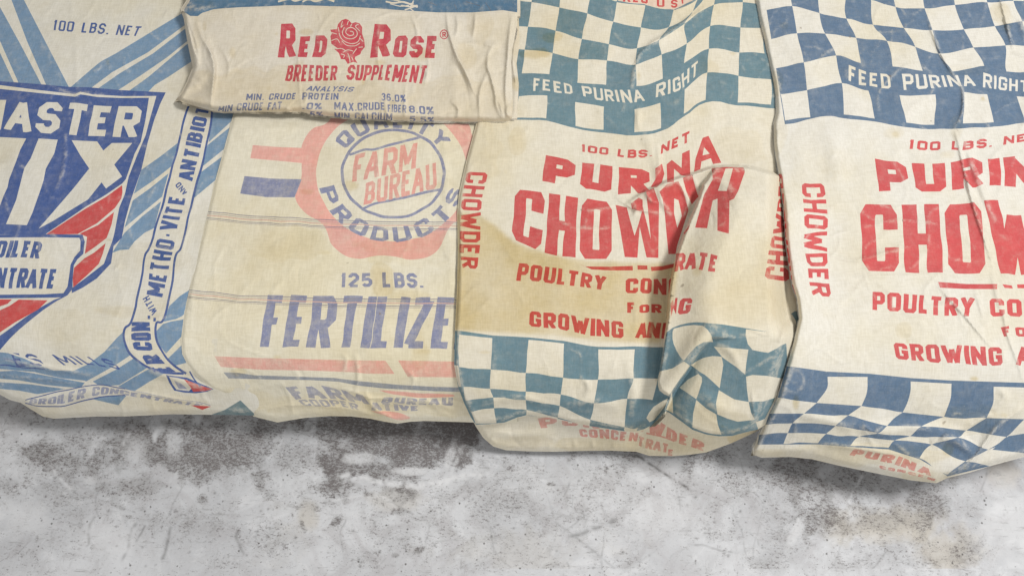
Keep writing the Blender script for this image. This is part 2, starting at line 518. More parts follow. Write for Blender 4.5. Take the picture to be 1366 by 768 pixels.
def cloth_mat(name, cloth, ink=None, cover=.93, wear=.5, seed=0.0, stainc=(.80, .70, .47)):
    m = bpy.data.materials.new(name); b = NB(m)
    co = b.node('ShaderNodeTexCoord').outputs['Object']
    mp = b.node('ShaderNodeMapping'); b.put(mp.inputs['Vector'], co); mp.inputs['Location'].default_value = (seed * 3.1, seed * 1.7, seed)
    co = mp.outputs[0]
    big = b.noise(co, 4.5, 4, .6)
    mid = b.noise(co, 22, 5, .6)
    fine = b.noise(co, 260, 3, .6)
    mp2 = b.node('ShaderNodeMapping'); b.put(mp2.inputs['Vector'], co); mp2.inputs['Scale'].default_value = (1, 9, 9)
    thread = b.noise(mp2.outputs[0], 62, 2, .5)
    mp3 = b.node('ShaderNodeMapping'); b.put(mp3.inputs['Vector'], co); mp3.inputs['Scale'].default_value = (9, 1, 1)
    thread2 = b.noise(mp3.outputs[0], 62, 2, .5)
    weave = b.math('ADD', thread, thread2)
    cl = b.mix(b.ramp(big, .40, .70), cloth, (cloth[0] * .955, cloth[1] * .92, cloth[2] * .82))
    cl = b.mix(b.ramp(mid, .52, .80, 0, .30), cl, (cloth[0] * .80, cloth[1] * .76, cloth[2] * .66))
    col = cl
    if ink is not None:
        k = b.noise(co, 75, 8, .72)
        k2 = b.noise(co, 14, 4, .6)
        kk = b.math('ADD', b.math('MULTIPLY', k, .78), b.math('MULTIPLY', k2, .22))
        msk = b.ramp(kk, .40, .66, cover, cover * (1 - wear * .6))
        rub = b.ramp(b.noise(co, 330, 3, .75), .56, .74, 1, 1 - wear * .9)
        msk = b.math('MULTIPLY', msk, rub)
        worn = b.math('MULTIPLY', b.attr('rub'), b.ramp(k, .40, .62, .05, .46))
        msk = b.math('MULTIPLY', msk, b.math('SUBTRACT', 1.0, worn))
        dk = b.mix(b.ramp(k2, .35, .65, 0, 1), ink, (ink[0] * .90, ink[1] * .92, ink[2] * .95))
        col = b.mix(msk, cl, dk)
    # old water stains with a shape of their own
    st = b.attr('stain')
    sm = b.math('MULTIPLY', st, b.ramp(mid, .25, .75, .75, 1.1), clamp=True)
    col = b.mix(sm, col, b.mix(1.0, col, stainc, 'MULTIPLY'))
    # fly specks
    sp = b.noise(co, 55, 1, .4)
    col = b.mix(b.ramp(sp, .795, .84, 0, .55), col, (.20, .15, .10))
    col = b.mix(b.ramp(weave, .75, 1.25, 0, .34), col, b.mix(1.0, col, (.72, .70, .64), 'MULTIPLY'))
    bs = b.node('ShaderNodeBsdfPrincipled')
    b.put(bs.inputs['Base Color'], col)
    bs.inputs['Roughness'].default_value = .88
    bs.inputs['Specular IOR Level'].default_value = .18
    bu = b.node('ShaderNodeBump'); bu.inputs['Strength'].default_value = .5; bu.inputs['Distance'].default_value = .0014
    hh = b.math('ADD', b.math('MULTIPLY', weave, .35), b.math('ADD', b.math('MULTIPLY', b.noise(co, 70, 5, .6), 1.0), b.math('MULTIPLY', fine, .25)))
    b.put(bu.inputs['Height'], hh); b.put(bs.inputs['Normal'], bu.outputs[0])
    o = b.node('ShaderNodeOutputMaterial'); b.l.new(bs.outputs[0], o.inputs[0])
    return m

CL1 = srgb(223, 219, 208); CL2 = srgb(220, 212, 197); CL3 = srgb(227, 220, 200); CL4 = srgb(223, 216, 199); CL5 = srgb(223, 219, 209)
def inkset(cloth, seed, **inks):
    d = {'cloth': cloth_mat('cotton_sacking_%d' % seed, cloth, None, seed=seed)}
    for k, (c, cov, wear) in inks.items():
        d[k] = cloth_mat('%s_ink_%d' % (k, seed), cloth, srgb(*c), cov, wear, seed=seed)
    return d
I1 = inkset(CL1, 1, navy=((66, 92, 150), .97, .15), blue=((116, 147, 176), .95, .20), red=((205, 76, 76), .97, .15), pale=((118, 128, 170), .75, .5), teal=((104, 128, 134), .95, .2))
I2 = inkset(CL2, 2, red=((196, 62, 78), .96, .25), blue=((78, 114, 142), .97, .18), ink=((96, 112, 160), .92, .35), dark=((70, 84, 104), .9, .3))
I3 = inkset(CL3, 3, pink=((234, 158, 148), .80, .35), red=((226, 128, 122), .72, .5), blue=((108, 118, 162), .84, .45), grey=((112, 124, 146), .78, .4), fade=((110, 120, 165), .66, .7), redfade=((226, 128, 122), .62, .6), purple=((132, 108, 150), .8, .4), thread=((104, 102, 132), .85, .2), redthread=((206, 150, 140), .7, .2))
I4 = inkset(CL4, 4, blue=((102, 132, 143), .97, .14), redfade=((205, 92, 88), .66, .55), red=((204, 78, 78), .97, .15), pink=((230, 196, 180), .6, .3))
I5 = inkset(CL5, 5, redfade=((205, 92, 88), .70, .5), blue=((92, 116, 142), .97, .14), red=((206, 82, 84), .97, .14))

# ------------------------------------------------------------------ floor
def build_floor():
    xs = np.concatenate([[-5, -3, -1.6], np.arange(-1.02, 1.02, .0018), [1.6, 3, 5]])
    y0 = on_plane([683], [800], FLOOR_Z)[0][1]; y1 = on_plane([683], [500], FLOOR_Z)[0][1]
    ys = np.concatenate([[-5, -3, -1.5], np.arange(y0, y1, .0018), [y1 + .3, 2, 5]])
    D = np.zeros((RH, RW)); M = np.zeros((RH, RW)); Wm = np.zeros((RH, RW)); Lt = np.zeros((RH, RW))
    n1 = noise(31, 16); n2 = noise(32, 6); n3 = noise(33, 2.2); nd = noise(35, 9, .45)
    def mass(T, x, y, rx, ry, a, rot=0.0, soft=.8):
        c, s_ = math.cos(rot), math.sin(rot)
        u = (GX - x) * c + (GY - y) * s_; v = -(GX - x) * s_ + (GY - y) * c
        d = np.hypot(u / rx, v / ry) + .20 * n1 + .13 * n2 + .07 * n3
        T[:] = np.maximum(T, a * (1 - sstep(1 - soft, 1.15, d)))
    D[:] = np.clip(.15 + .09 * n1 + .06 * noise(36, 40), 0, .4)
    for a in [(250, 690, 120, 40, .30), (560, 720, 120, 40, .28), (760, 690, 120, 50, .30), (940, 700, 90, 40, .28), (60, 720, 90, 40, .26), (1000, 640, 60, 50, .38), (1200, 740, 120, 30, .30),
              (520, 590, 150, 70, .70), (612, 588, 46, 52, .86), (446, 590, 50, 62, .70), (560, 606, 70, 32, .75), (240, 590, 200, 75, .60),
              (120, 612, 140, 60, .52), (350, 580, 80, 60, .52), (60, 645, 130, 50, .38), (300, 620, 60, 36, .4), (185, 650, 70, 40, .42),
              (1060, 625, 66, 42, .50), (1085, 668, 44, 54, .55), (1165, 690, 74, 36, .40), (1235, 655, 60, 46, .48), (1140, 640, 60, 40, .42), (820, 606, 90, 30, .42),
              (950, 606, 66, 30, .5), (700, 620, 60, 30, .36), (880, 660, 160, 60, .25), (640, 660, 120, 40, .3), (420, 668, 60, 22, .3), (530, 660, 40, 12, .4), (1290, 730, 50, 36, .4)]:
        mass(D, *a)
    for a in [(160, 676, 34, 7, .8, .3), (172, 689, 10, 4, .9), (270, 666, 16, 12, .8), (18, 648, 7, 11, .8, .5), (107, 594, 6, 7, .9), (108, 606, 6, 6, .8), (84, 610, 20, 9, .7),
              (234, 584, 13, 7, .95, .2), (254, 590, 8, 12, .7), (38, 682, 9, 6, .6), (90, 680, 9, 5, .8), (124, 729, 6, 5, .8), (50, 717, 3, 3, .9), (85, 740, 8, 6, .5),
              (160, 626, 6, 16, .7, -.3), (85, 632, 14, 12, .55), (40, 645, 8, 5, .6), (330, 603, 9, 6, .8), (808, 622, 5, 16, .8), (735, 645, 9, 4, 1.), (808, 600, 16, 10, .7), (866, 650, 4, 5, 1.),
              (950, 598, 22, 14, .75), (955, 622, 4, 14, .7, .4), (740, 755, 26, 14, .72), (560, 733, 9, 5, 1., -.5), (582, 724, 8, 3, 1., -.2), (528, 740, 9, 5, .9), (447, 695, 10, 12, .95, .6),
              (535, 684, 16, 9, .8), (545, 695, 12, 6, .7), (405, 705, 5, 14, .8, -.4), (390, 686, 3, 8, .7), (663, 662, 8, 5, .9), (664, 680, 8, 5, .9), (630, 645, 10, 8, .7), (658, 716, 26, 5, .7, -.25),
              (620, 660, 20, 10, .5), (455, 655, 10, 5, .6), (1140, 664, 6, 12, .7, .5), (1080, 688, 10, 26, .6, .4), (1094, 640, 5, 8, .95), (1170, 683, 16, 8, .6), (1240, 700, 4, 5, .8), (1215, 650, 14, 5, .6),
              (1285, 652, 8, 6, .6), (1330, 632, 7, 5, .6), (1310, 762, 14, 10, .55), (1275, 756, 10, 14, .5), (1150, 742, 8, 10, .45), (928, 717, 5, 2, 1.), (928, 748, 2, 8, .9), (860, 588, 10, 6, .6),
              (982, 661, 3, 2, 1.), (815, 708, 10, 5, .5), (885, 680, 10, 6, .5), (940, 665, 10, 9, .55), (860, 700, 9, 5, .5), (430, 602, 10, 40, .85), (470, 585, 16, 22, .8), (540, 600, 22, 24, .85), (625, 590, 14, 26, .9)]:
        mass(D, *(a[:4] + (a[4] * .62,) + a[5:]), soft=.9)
    for a in [(1180, 700, 80, 28, .9), (1270, 735, 40, 40, .8), (1240, 625, 50, 20, .5), (1340, 630, 30, 26, .6), (410, 690, 14, 20, .6), (380, 720, 40, 40, .25), (700, 740, 120, 40, .25), (530, 665, 40, 16, .4)]:
        mass(Wm, *a)
    for a in [(30, 690, 50, 30, .5), (180, 600, 22, 28, .4), (485, 610, 30, 9, .6), (550, 628, 34, 6, .7), (600, 610, 7, 26, .55, .3), (1345, 690, 60, 60, .6), (1060, 712, 8, 26, .6, .5), (230, 585, 12, 24, .4), (140, 712, 40, 26, .4), (900, 690, 60, 30, .35), (120, 640, 14, 8, .5)]:  # the wide mass at far right paints brighter light into the floor colour
        mass(Lt, *a)
    def scratch(T, pts, w, a):
        c = catmull(pts, 8); sl = window(c, 5 * w + 3)
        d, s_, t = polydist(c, GX[sl] + .8 * n2[sl], GY[sl] + .8 * n2[sl])
        T[sl] = np.maximum(T[sl], a * np.exp(-(d / w) ** 2) * (np.clip(.75 + .35 * n3[sl], 0, 1)) * np.clip(np.minimum(t, 1 - t) / .08, 0, 1))
    for p, w, a in [([(845, 603), (865, 617), (890, 634), (924, 655)], 1.7, .95), ([(757, 716), (790, 706), (826, 692)], 2.6, .5), ([(735, 692), (780, 725), (835, 770)], 1.2, .35),
                    ([(918, 725), (985, 737)], 1.0, .5), ([(803, 768), (804, 715)], 1.0, .35), ([(162, 750), (172, 715), (182, 694)], 2.0, .4), ([(118, 728), (119, 700), (127, 686)], 1.8, .55),
                    ([(218, 750), (222, 728), (230, 700)], 2.4, .55), ([(460, 752), (455, 715), (462, 690)], .9, .4), ([(325, 740), (316, 716), (322, 708)], 2.2, .45), ([(976, 680), (990, 710), (996, 745)], .9, .3),
                    ([(1000, 768), (1013, 700), (1020, 660)], .9, .25), ([(755, 748), (765, 768)], 1.0, .5), ([(635, 768), (660, 720), (640, 680)], .8, .25), ([(160, 636), (157, 610), (176, 590)], 2.2, .35), ([(195, 700), (180, 722)], 1.4, .6),
                    ([(600, 768), (650, 742), (700, 735)], .8, .2), ([(1110, 766), (1120, 730), (1135, 690)], .9, .3), ([(1160, 760), (1185, 735)], 1.2, .4), ([(650, 690), (664, 740), (700, 768)], .8, .35), ([(90, 768), (100, 735)], 1.0, .25),
                    ([(730, 660), (742, 700), (735, 740)], .8, .2), ([(250, 640), (236, 660), (225, 690)], 1.0, .35), ([(880, 768), (905, 735), (960, 700)], .8, .2), ([(680, 700), (760, 690), (850, 708), (960, 705)], .8, .22)]:
        scratch(M, p, w, a)
    for p, w, a in [([(440, 633), (480, 637), (520, 645), (565, 647), (610, 637), (665, 632)], 4.0, .9), ([(440, 668), (480, 662), (510, 662), (530, 678)], 2.2, .5), ([(160, 604), (166, 588), (176, 574)], 3.0, .5), ([(205, 590), (212, 576), (222, 566)], 3.0, .5),
                    ([(1050, 720), (1062, 698), (1072, 685)], 3.0, .6), ([(1130, 670), (1140, 650), (1152, 632)], 2.0, .5), ([(68, 620), (80, 638), (98, 655)], 2.2, .5), ([(120, 690), (121, 710), (124, 724)], 1.5, .4), ([(600, 640), (612, 610), (622, 590)], 3, .45)]:
        scratch(Lt, p, w, a)
    # thin random hair scratches and specks
    rs = np.random.RandomState(5)
    for _ in range(80):
        x, y = rs.uniform(0, 1366), rs.uniform(570, 768); an = rs.choice([.5, .9, -.9, 1.3, -.4]) + rs.normal(0, .3); L = rs.uniform(8, 60)
        dx, dy = math.cos(an) * L, math.sin(an) * L; b = rs.uniform(-.12, .12) * L
        scratch(M if rs.rand() < .6 else Lt, [(x, y), (x + dx / 2 - b, y + dy / 2 + b), (x + dx, y + dy)], rs.uniform(.6, 1.1), rs.uniform(.12, .4))
    for _ in range(260):
        x, y = rs.uniform(0, 1366), rs.uniform(560, 768); r = rs.uniform(.6, 1.6)
        sl = window([(x, y)], 6); M[sl] = np.maximum(M[sl], rs.uniform(.4, .9) * np.exp(-((GX[sl] - x) ** 2 + (GY[sl] - y) ** 2) / r ** 2))
    xx, yy = np.meshgrid(xs, ys)
    P = np.stack([xx.ravel(), yy.ravel(), np.full(xx.size, FLOOR_Z)], -1)
    px, py = project(P)
    ok = (px > X0) & (px < X0 + RW - 2) & (py > 480) & (py < Y0 + RH - 2)
    nx, ny = len(xs), len(ys)
    i = np.arange(nx - 1)[None, :] + nx * np.arange(ny - 1)[:, None]
    F = np.stack([i, i + 1, i + 1 + nx, i + nx], -1).reshape(-1, 4)
    me = bpy.data.meshes.new('floor')
    me.vertices.add(len(P)); me.vertices.foreach_set('co', P.ravel())
    me.loops.add(F.size); me.loops.foreach_set('vertex_index', F.ravel().astype(np.int32))
    me.polygons.add(len(F)); me.polygons.foreach_set('loop_start', np.arange(0, F.size, 4, dtype=np.int32))
    me.update(calc_edges=True)
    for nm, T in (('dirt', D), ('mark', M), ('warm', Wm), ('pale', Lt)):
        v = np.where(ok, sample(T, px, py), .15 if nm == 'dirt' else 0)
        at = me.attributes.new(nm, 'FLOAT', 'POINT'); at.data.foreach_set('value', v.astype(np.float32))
    m = bpy.data.materials.new('worn_concrete'); b = NB(m)
    co = b.node('ShaderNodeTexCoord').outputs['Object']
    dirt = b.attr('dirt'); mark = b.attr('mark'); warm = b.attr('warm'); pale = b.attr('pale')
    big = b.noise(co, 5, 5, .6); mid = b.noise(co, 28, 6, .65, .6); hi = b.noise(co, 150, 8, .75); vhi = b.noise(co, 420, 4, .7)
    col = b.mix(b.ramp(big, .35, .65), (.63, .635, .65), (.52, .525, .54))
    col = b.mix(b.ramp(mid, .42, .68, 0, .4), col, (.46, .455, .46))
    pat = b.noise(co, 11, 8, .7, 1.2)
    col = b.mix(b.ramp(pat, .48, .62, 0, .30), col, (.38, .355, .36))
    col = b.mix(b.ramp(pat, .46, .36, 0, .30), col, (.76, .76, .77))
    col = b.mix(b.math('MULTIPLY', warm, .8), col, (.50, .45, .37))
    # grey film of dirt, and fine speckle whose density follows it
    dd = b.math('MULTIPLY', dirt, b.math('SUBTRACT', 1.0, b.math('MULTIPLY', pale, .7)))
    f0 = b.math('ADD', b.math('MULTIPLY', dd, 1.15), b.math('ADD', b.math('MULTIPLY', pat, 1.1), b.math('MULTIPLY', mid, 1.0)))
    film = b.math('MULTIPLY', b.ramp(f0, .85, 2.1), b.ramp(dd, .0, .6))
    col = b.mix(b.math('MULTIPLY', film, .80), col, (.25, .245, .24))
    mp = b.node('ShaderNodeMapping'); b.put(mp.inputs['Vector'], co); mp.inputs['Scale'].default_value = (1.0, 2.2, 1); mp.inputs['Rotation'].default_value = (0, 0, .7)
    st = b.noise(mp.outputs[0], 150, 8, .8)
    g = b.math('ADD', b.math('MULTIPLY', st, .62), b.math('ADD', b.math('MULTIPLY', vhi, .26), b.math('MULTIPLY', mid, .12)))
    sp = b.ramp(b.math('ADD', g, b.math('MULTIPLY', dd, .16)), .565, .625)
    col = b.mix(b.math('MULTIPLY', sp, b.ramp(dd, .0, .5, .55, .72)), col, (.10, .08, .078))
    wh = b.ramp(b.noise(mp.outputs[0], 210, 7, .8), .57, .66)
    col = b.mix(b.math('MULTIPLY', wh, .55), col, (.62, .62, .615))
    col = b.mix(mark, col, (.09, .085, .08))
    col = b.mix(b.math('MULTIPLY', pale, .75), col, (.74, .74, .745))
    vo = b.node('ShaderNodeTexVoronoi'); b.put(vo.inputs['Vector'], co); vo.inputs['Scale'].default_value = 95; vo.inputs['Randomness'].default_value = 1
    chip = b.math('MULTIPLY', b.ramp(vo.outputs['Distance'], .22, .10), b.ramp(b.noise(co, 37, 3, .7), .56, .60))
    col = b.mix(b.math('MULTIPLY', chip, .8), col, (.085, .08, .075))
    mq = b.node('ShaderNodeMapping'); b.put(mq.inputs['Vector'], co); mq.inputs['Scale'].default_value = (1.0, 7.0, 1); mq.inputs['Rotation'].default_value = (0, 0, .95)
    col = b.mix(b.ramp(b.noise(mq.outputs[0], 26, 6, .7), .58, .70, 0, .45), col, (.24, .235, .23))
    mr = b.node('ShaderNodeMapping'); b.put(mr.inputs['Vector'], co); mr.inputs['Scale'].default_value = (6.0, 1.0, 1); mr.inputs['Rotation'].default_value = (0, 0, .35)
    col = b.mix(b.ramp(b.noise(mr.outputs[0], 30, 6, .7), .60, .70, 0, .35), col, (.26, .255, .25))
    lo = b.ramp(b.noise(co, 240, 5, .7), .60, .72, 0, .5)
    col = b.mix(lo, col, (.64, .64, .635))
    bs = b.node('ShaderNodeBsdfPrincipled')
    b.put(bs.inputs['Base Color'], col)
    b.put(bs.inputs['Roughness'], b.ramp(mid, .3, .7, .5, .72))
    bs.inputs['Specular IOR Level'].default_value = .35
    bu = b.node('ShaderNodeBump'); bu.inputs['Strength'].default_value = .3; bu.inputs['Distance'].default_value = .002
    b.put(bu.inputs['Height'], b.math('ADD', hi, b.math('MULTIPLY', mid, 1.2))); b.put(bs.inputs['Normal'], bu.outputs[0])
    o = b.node('ShaderNodeOutputMaterial'); b.l.new(bs.outputs[0], o.inputs[0])
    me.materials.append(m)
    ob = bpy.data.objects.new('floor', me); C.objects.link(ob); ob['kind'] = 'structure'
build_floor()

# hidden low platform that carries the sacks
def build_platform():
    prof = [(1.6, -.012), (R_EDGE, -.012)]
    for k in range(7):
        a = math.radians(90 + k * (70 / 6))
        prof.append((R_EDGE + math.cos(a) * (R_EDGE - .012), -R_EDGE + math.sin(a) * (R_EDGE - .012)))
    drop = FLOOR_Z + .001
    y, z = prof[-1]
    prof.append((y + (drop - z) * math.tan(PHI) * .15, drop)); prof.append((1.6, drop))
    me = bpy.data.meshes.new('platform'); vs = []; n = len(prof)
    for x in (-1.5, 1.5):
        for yy, z in prof: vs.append((x, E0 + E1 * x + yy + .01, z))
    fs = [tuple(range(n))[::-1], tuple(range(n, 2 * n))] + [(i, (i + 1) % n, n + (i + 1) % n, n + i) for i in range(n)]
    me.from_pydata(vs, [], fs); me.update()
    m = bpy.data.materials.new('old_board'); b = NB(m)
    co = b.node('ShaderNodeTexCoord').outputs['Object']
    bs = b.node('ShaderNodeBsdfPrincipled'); bs.inputs['Roughness'].default_value = .85
    b.put(bs.inputs['Base Color'], b.mix(b.noise(co, 12, 6), (.20, .16, .12), (.30, .26, .2)))
    o = b.node('ShaderNodeOutputMaterial'); b.l.new(bs.outputs[0], o.inputs[0])
    me.materials.append(m)
    ob = bpy.data.objects.new('platform', me); C.objects.link(ob); ob['kind'] = 'structure'
build_platform()

# ================================================================== sack with the shield emblem (left)
def sack_shield():
    root = thing('feed_sack', 'cream feed sack with navy MASTER MIX shield and light blue diagonal stripes, at far left', 'sack', 120, 300, 'printed cotton feed sacks')
    hem = [(-110, 522), (0, 526), (13, 533), (28, 537), (42, 546), (57, 555), (72, 558), (130, 555), (167, 555), (230, 552), (300, 553), (350, 554)]
    S = Sheet([(-110, -100), (430, -100), (430, 60), (400, 120), (340, 160), (322, 250), (300, 340), (290, 430), (300, 500), (350, 520)] + hem[::-1], 5)
    B = 'blue'
    S.part('stripes', 'stripe_band')
    for p in [[(-30, -100), (0, -50), (32, 0), (62, 57), (92, 116), (62, 114), (30, 42), (0, -22)][:0] or [(-27, -100), (-21, -100), (31.6, 0), (62, 57), (92, 117), (62, 115), (38, 56), (15, 0), (-27, -100)],
              [(-45, -72), (0, 9), (28, 60), (56, 114), (25, 112), (0, 54), (-45, -48)], [(-60, -40), (0, 71), (19.5, 112), (-60, 110)],
              [(92, 118), (122, 92), (134, 83), (154, 73), (241, 19), (275, -2), (275, 15), (244, 35), (197, 70), (149, 96), (119, 120)],
              [(129, 120), (159, 98), (204, 72), (243, 41), (275, 20), (275, 38), (249, 56), (224, 77), (189, 99.5), (157, 122)],
              [(169, 124), (199, 102), (249, 60), (278, 41), (278, 67), (254, 82), (224, 103), (206.6, 114), (196, 126)],
              [(238, 191), (213, 209), (189, 227), (178, 259), (205, 241), (230, 222)], [(225, 232), (200, 251), (177, 267), (166, 304), (190, 284), (216.5, 262)],
              [(215, 268), (190, 289), (165.5, 311), (150, 338), (160, 334), (172, 332), (179, 322), (193, 311), (207, 304)],
              [(284, 140), (335, 140), (311, 160), (279, 190)], [(335, 146), (311, 166), (277, 194), (269, 222), (299, 199), (335, 170)],
              [(330, 184), (296, 209), (266, 231), (258, 264), (289, 240), (330, 212)],
              [(300, 356), (255, 384), (240, 395), (226, 408), (219, 430), (235, 425), (244, 421), (262, 405), (300, 380)],
              [(270, 415), (243, 426), (228, 429), (218, 433), (209, 442), (211, 458), (221, 472), (241, 450), (275, 425)],
              [(275, 440), (241, 462), (223, 480), (231, 489), (250, 484), (280, 480)],
              [(169, 437), (155, 453), (139, 470), (118, 485), (96, 495), (114, 508), (135, 497), (154, 487), (174, 473), (166, 460)],
              [(180, 476), (157, 492), (124, 508), (134, 515), (160, 513), (196, 491)], [(200, 492), (180, 502), (158, 515), (180, 520), (200, 509), (222, 497)],
              [(-110, 468), (0, 469), (18, 472), (50, 486), (72, 493), (95, 494), (114, 507), (82, 504), (45, 496), (0, 491), (-110, 489)],
              [(-110, 492), (0, 494), (20, 494), (45, 498), (112, 510), (106, 518), (62, 513), (25, 507), (0, 504), (-110, 503)],
              [(-110, 507), (0, 509), (40, 512), (86, 518), (70, 522), (50, 525), (25, 521), (0, 518), (-110, 516)],
              [(122, 532), (145, 529), (169, 527), (158, 541)]]:
        S.part('stripe%d' % len(S.names), 'stripe_band'); S.poly(p, B)
    S.part('stripe_last', 'stripe_band')
    S.poly([(270, 556), (300, 546), (321, 534), (344, 556)], 'teal')
    # shield
    S.part('shield', 'shield_emblem')
    S.poly([(-110, 103), (0, 109), (60, 113), (92, 116), (117, 117), (159, 121), (221.5, 124), (214, 139), (206, 160), (197, 191), (189, 227), (174, 267), (167, 295), (162, 317), (151, 328), (149, 352), (129, 371), (110, 383), (90, 394), (75, 402), (57, 413), (40, 427), (25, 440), (12, 452), (0, 467), (-20, 500), (-110, 500)], 'navy')
    S.poly([(-110, 109), (0, 115), (50, 120), (99.5, 125), (107, 122.5), (124, 127), (165, 129), (209, 129.5), (201, 155), (194, 181), (184, 205), (172, 237), (166, 258), (159, 277), (152, 312), (149, 322), (142, 342), (139, 352), (112, 371), (96, 384), (96, 392), (72, 400), (52, 410), (35, 422), (15, 437), (0, 447), (-30, 468), (-110, 480)], 'cloth')
    S.poly([(-110, 114), (0, 120), (50, 124), (99.5, 128.5), (107, 126), (130, 130), (162, 131.5), (199, 132), (194, 160), (188, 189), (180, 205), (174, 222), (168, 240), (163, 245.5), (140, 259), (114, 276), (88, 294), (60, 313), (-110, 313)], 'navy')
    for p in [[(163, 247.5), (163, 256), (161, 264), (153, 277), (128, 298), (103, 312.5), (61, 313), (90, 294), (114.5, 278), (140, 262)],
              [(152, 283), (149, 299.5), (142, 317), (128, 328), (112, 338), (115, 325), (116, 316), (106, 312), (130, 300)],
              [(141, 324), (137, 338), (132, 352), (118, 364), (98, 383), (97, 370), (99, 357), (112, 344), (126, 336)],
              [(24, 399), (64, 400), (50, 412), (20, 430), (-10, 449), (-60, 478), (-60, 440), (0, 414), (13, 407)], [(-60, 399), (15, 399), (10, 405), (0, 409), (-60, 432)]]:
        S.poly(p, 'red')
    S.poly([(-110, 312), (0, 312), (60, 312.5), (110, 313.5), (113, 322), (110, 338), (103, 346), (98.5, 354), (97, 371), (97, 385), (90, 394), (84, 397), (0, 398), (-110, 398)], 'navy')
    S.poly([(-110, 316), (0, 316), (60, 316.5), (105.5, 317.5), (107, 322), (106, 334), (99, 343), (94, 353), (92, 369), (90, 382), (84.6, 391), (60, 391.5), (0, 393), (-110, 393)], 'cloth')
    S.part('shieldtext', 'shield_lettering')
    S.text('MASTER', [(-40, 168), (5, 173), (50, 177), (115, 181), (182, 183.5)], [(-32, 131), (40, 135.5), (85, 136), (130, 140.5), (190, 142.5)], 'cloth', sx=.30, sy=.19, gap=.14)
    S.poly([(-20, 182), (5, 183), (35, 184), (27, 200), (22, 215), (12, 240), (10, 250), (4, 262), (0, 274), (-6, 285), (-25, 285)], 'cloth')
    S.poly([(51, 185.5), (77, 187), (72, 205), (61, 225), (59, 240), (55, 252), (43.6, 284.5), (36, 301), (7.5, 298), (21, 267), (31, 232), (33, 224), (41, 212)], 'cloth')
    S.poly([(96, 187), (129.5, 189), (138, 201.5), (149, 191), (177, 191), (152, 220), (163, 236), (140, 251.5), (134, 243.5), (117, 266), (95, 279.5), (72, 294), (52, 306), (97, 252), (119, 225), (107, 207)], 'cloth')
    S.text('BROILER', [(-37, 341), (52, 345.5)], [(-31, 318.5), (58, 323)], 'navy', sx=.36, sy=.2)
    S.text('CONCENTRATE', [(-80, 384), (73, 384.5)], [(-74, 356), (78, 358.5)], 'navy', sx=.36, sy=.2)
    S.part('weight', 'weight_lettering')
    S.text('100 LBS. NET', [(71, 40), (120, 44), (184, 49)], [(73.5, 27), (130, 31), (190, 36)], 'navy', sx=.26, sy=.15, gap=.28)
    # side ribbon
    S.part('ribbon', 'side_ribbon')
    lf = [(254, 135), (246, 160), (239, 189), (226.5, 237), (214, 284.5), (200, 329), (193, 342), (189, 371), (177, 425), (167, 437), (165.5, 452), (172, 470), (184, 482), (199, 491.5), (219, 497), (246, 498)]
    rt = [(285, 140), (277.5, 184), (269, 221), (257.6, 262), (249, 299), (241.4, 329), (234, 341), (230, 375), (219, 426), (210, 431), (208, 445), (211.6, 460), (219, 474.5), (231.5, 487), (249, 498)]
    S.poly(list(catmull(lf, 4)) + list(catmull(rt, 4))[::-1], 'cloth')
    S.line(lf, 2.9, 'navy'); S.line(rt, 2.9, 'navy')
    rb = [(33, 534), (60, 526), (88, 520), (132, 513), (167, 518), (198, 524), (240, 533), (281, 540)]
    rb2 = [(270, 546), (232, 540), (198, 533), (167, 527), (132, 530), (88, 540), (55, 542), (33, 538)]
    S.poly(list(catmull(rb, 4)) + list(catmull(rb2, 4)), 'cloth')
    S.line(rb[:5], 1.3, 'navy'); S.line(rb2[3:], 1.5, 'navy'); S.line(rb[4:], .8, 'pale')
    S.part('ribbontext', 'ribbon_lettering')
    S.text('METHO-VITE', [(217, 396), (225, 360), (233, 322), (240, 292), (248, 262)], [(196, 392), (201, 355), (210, 318), (218, 290), (226, 260)], 'navy', sx=.34, sy=.18, gap=.2)
    S.text('ANTIBIOTICS', [(257, 242), (263, 215), (269, 190), (275, 165), (280, 145), (290, 108)], [(237, 240), (243, 213), (249, 188), (257, 163), (264, 141), (274, 104)], 'navy', sx=.36, sy=.18, gap=.2)
    S.text('AND', [(250, 256), (240, 242)], [(244, 261), (233, 247)], 'navy', sx=.28, sy=.2, gap=.3)
    S.text('WITH', [(210, 415), (199, 393)], [(203, 421), (191, 398)], 'navy', sx=.28, sy=.2, gap=.3)
    S.text('CON', [(203, 468), (202, 450), (200, 430)], [(178, 467), (175, 450), (176, 429)], 'navy', sx=.42, sy=.2)
    S.text('ER', [(236, 496), (222, 487), (207, 473)], [(206, 497), (196, 488), (187, 474)], 'navy', sx=.42, sy=.2)
    S.line([(199, 421), (199, 426)], 3.5, 'navy'); S.line([(207, 424), (207, 429)], 3.5, 'navy')
    S.text('BROILER CON', [(38, 539), (70, 538.5), (100, 534), (132, 527), (158, 525)], [(40, 532), (70, 529), (95, 522), (130, 515.5), (160, 518.5)], 'pale', sx=.36, sy=.2)
    S.text('CENTRATE', [(160, 525.5), (198, 531), (232, 537.5), (268, 544)], [(160, 519), (198, 526), (238, 534), (274, 540)], 'pale', sx=.36, sy=.2)
    S.poly([(255, 541), (282, 541), (270, 546.5)], 'red')
    S.part('mills', 'faded_lettering')
    S.text('ES', [(22, 489), (60, 487)], [(14, 471), (46, 472)], 'navy', sx=.16, sy=.18, gap=.4)
    S.text('MILLS', [(84, 487), (120, 486), (164, 494)], [(68, 473), (108, 475), (146, 479)], 'navy', sx=.20, sy=.18, gap=.3)
    S.line([(12, 471), (40, 479), (70, 490), (97, 494)], 2.0, 'cloth'); S.line([(0, 486), (30, 490), (60, 491)], 1.6, 'navy'); S.line([(5, 478), (40, 487)], 1.2, 'navy')
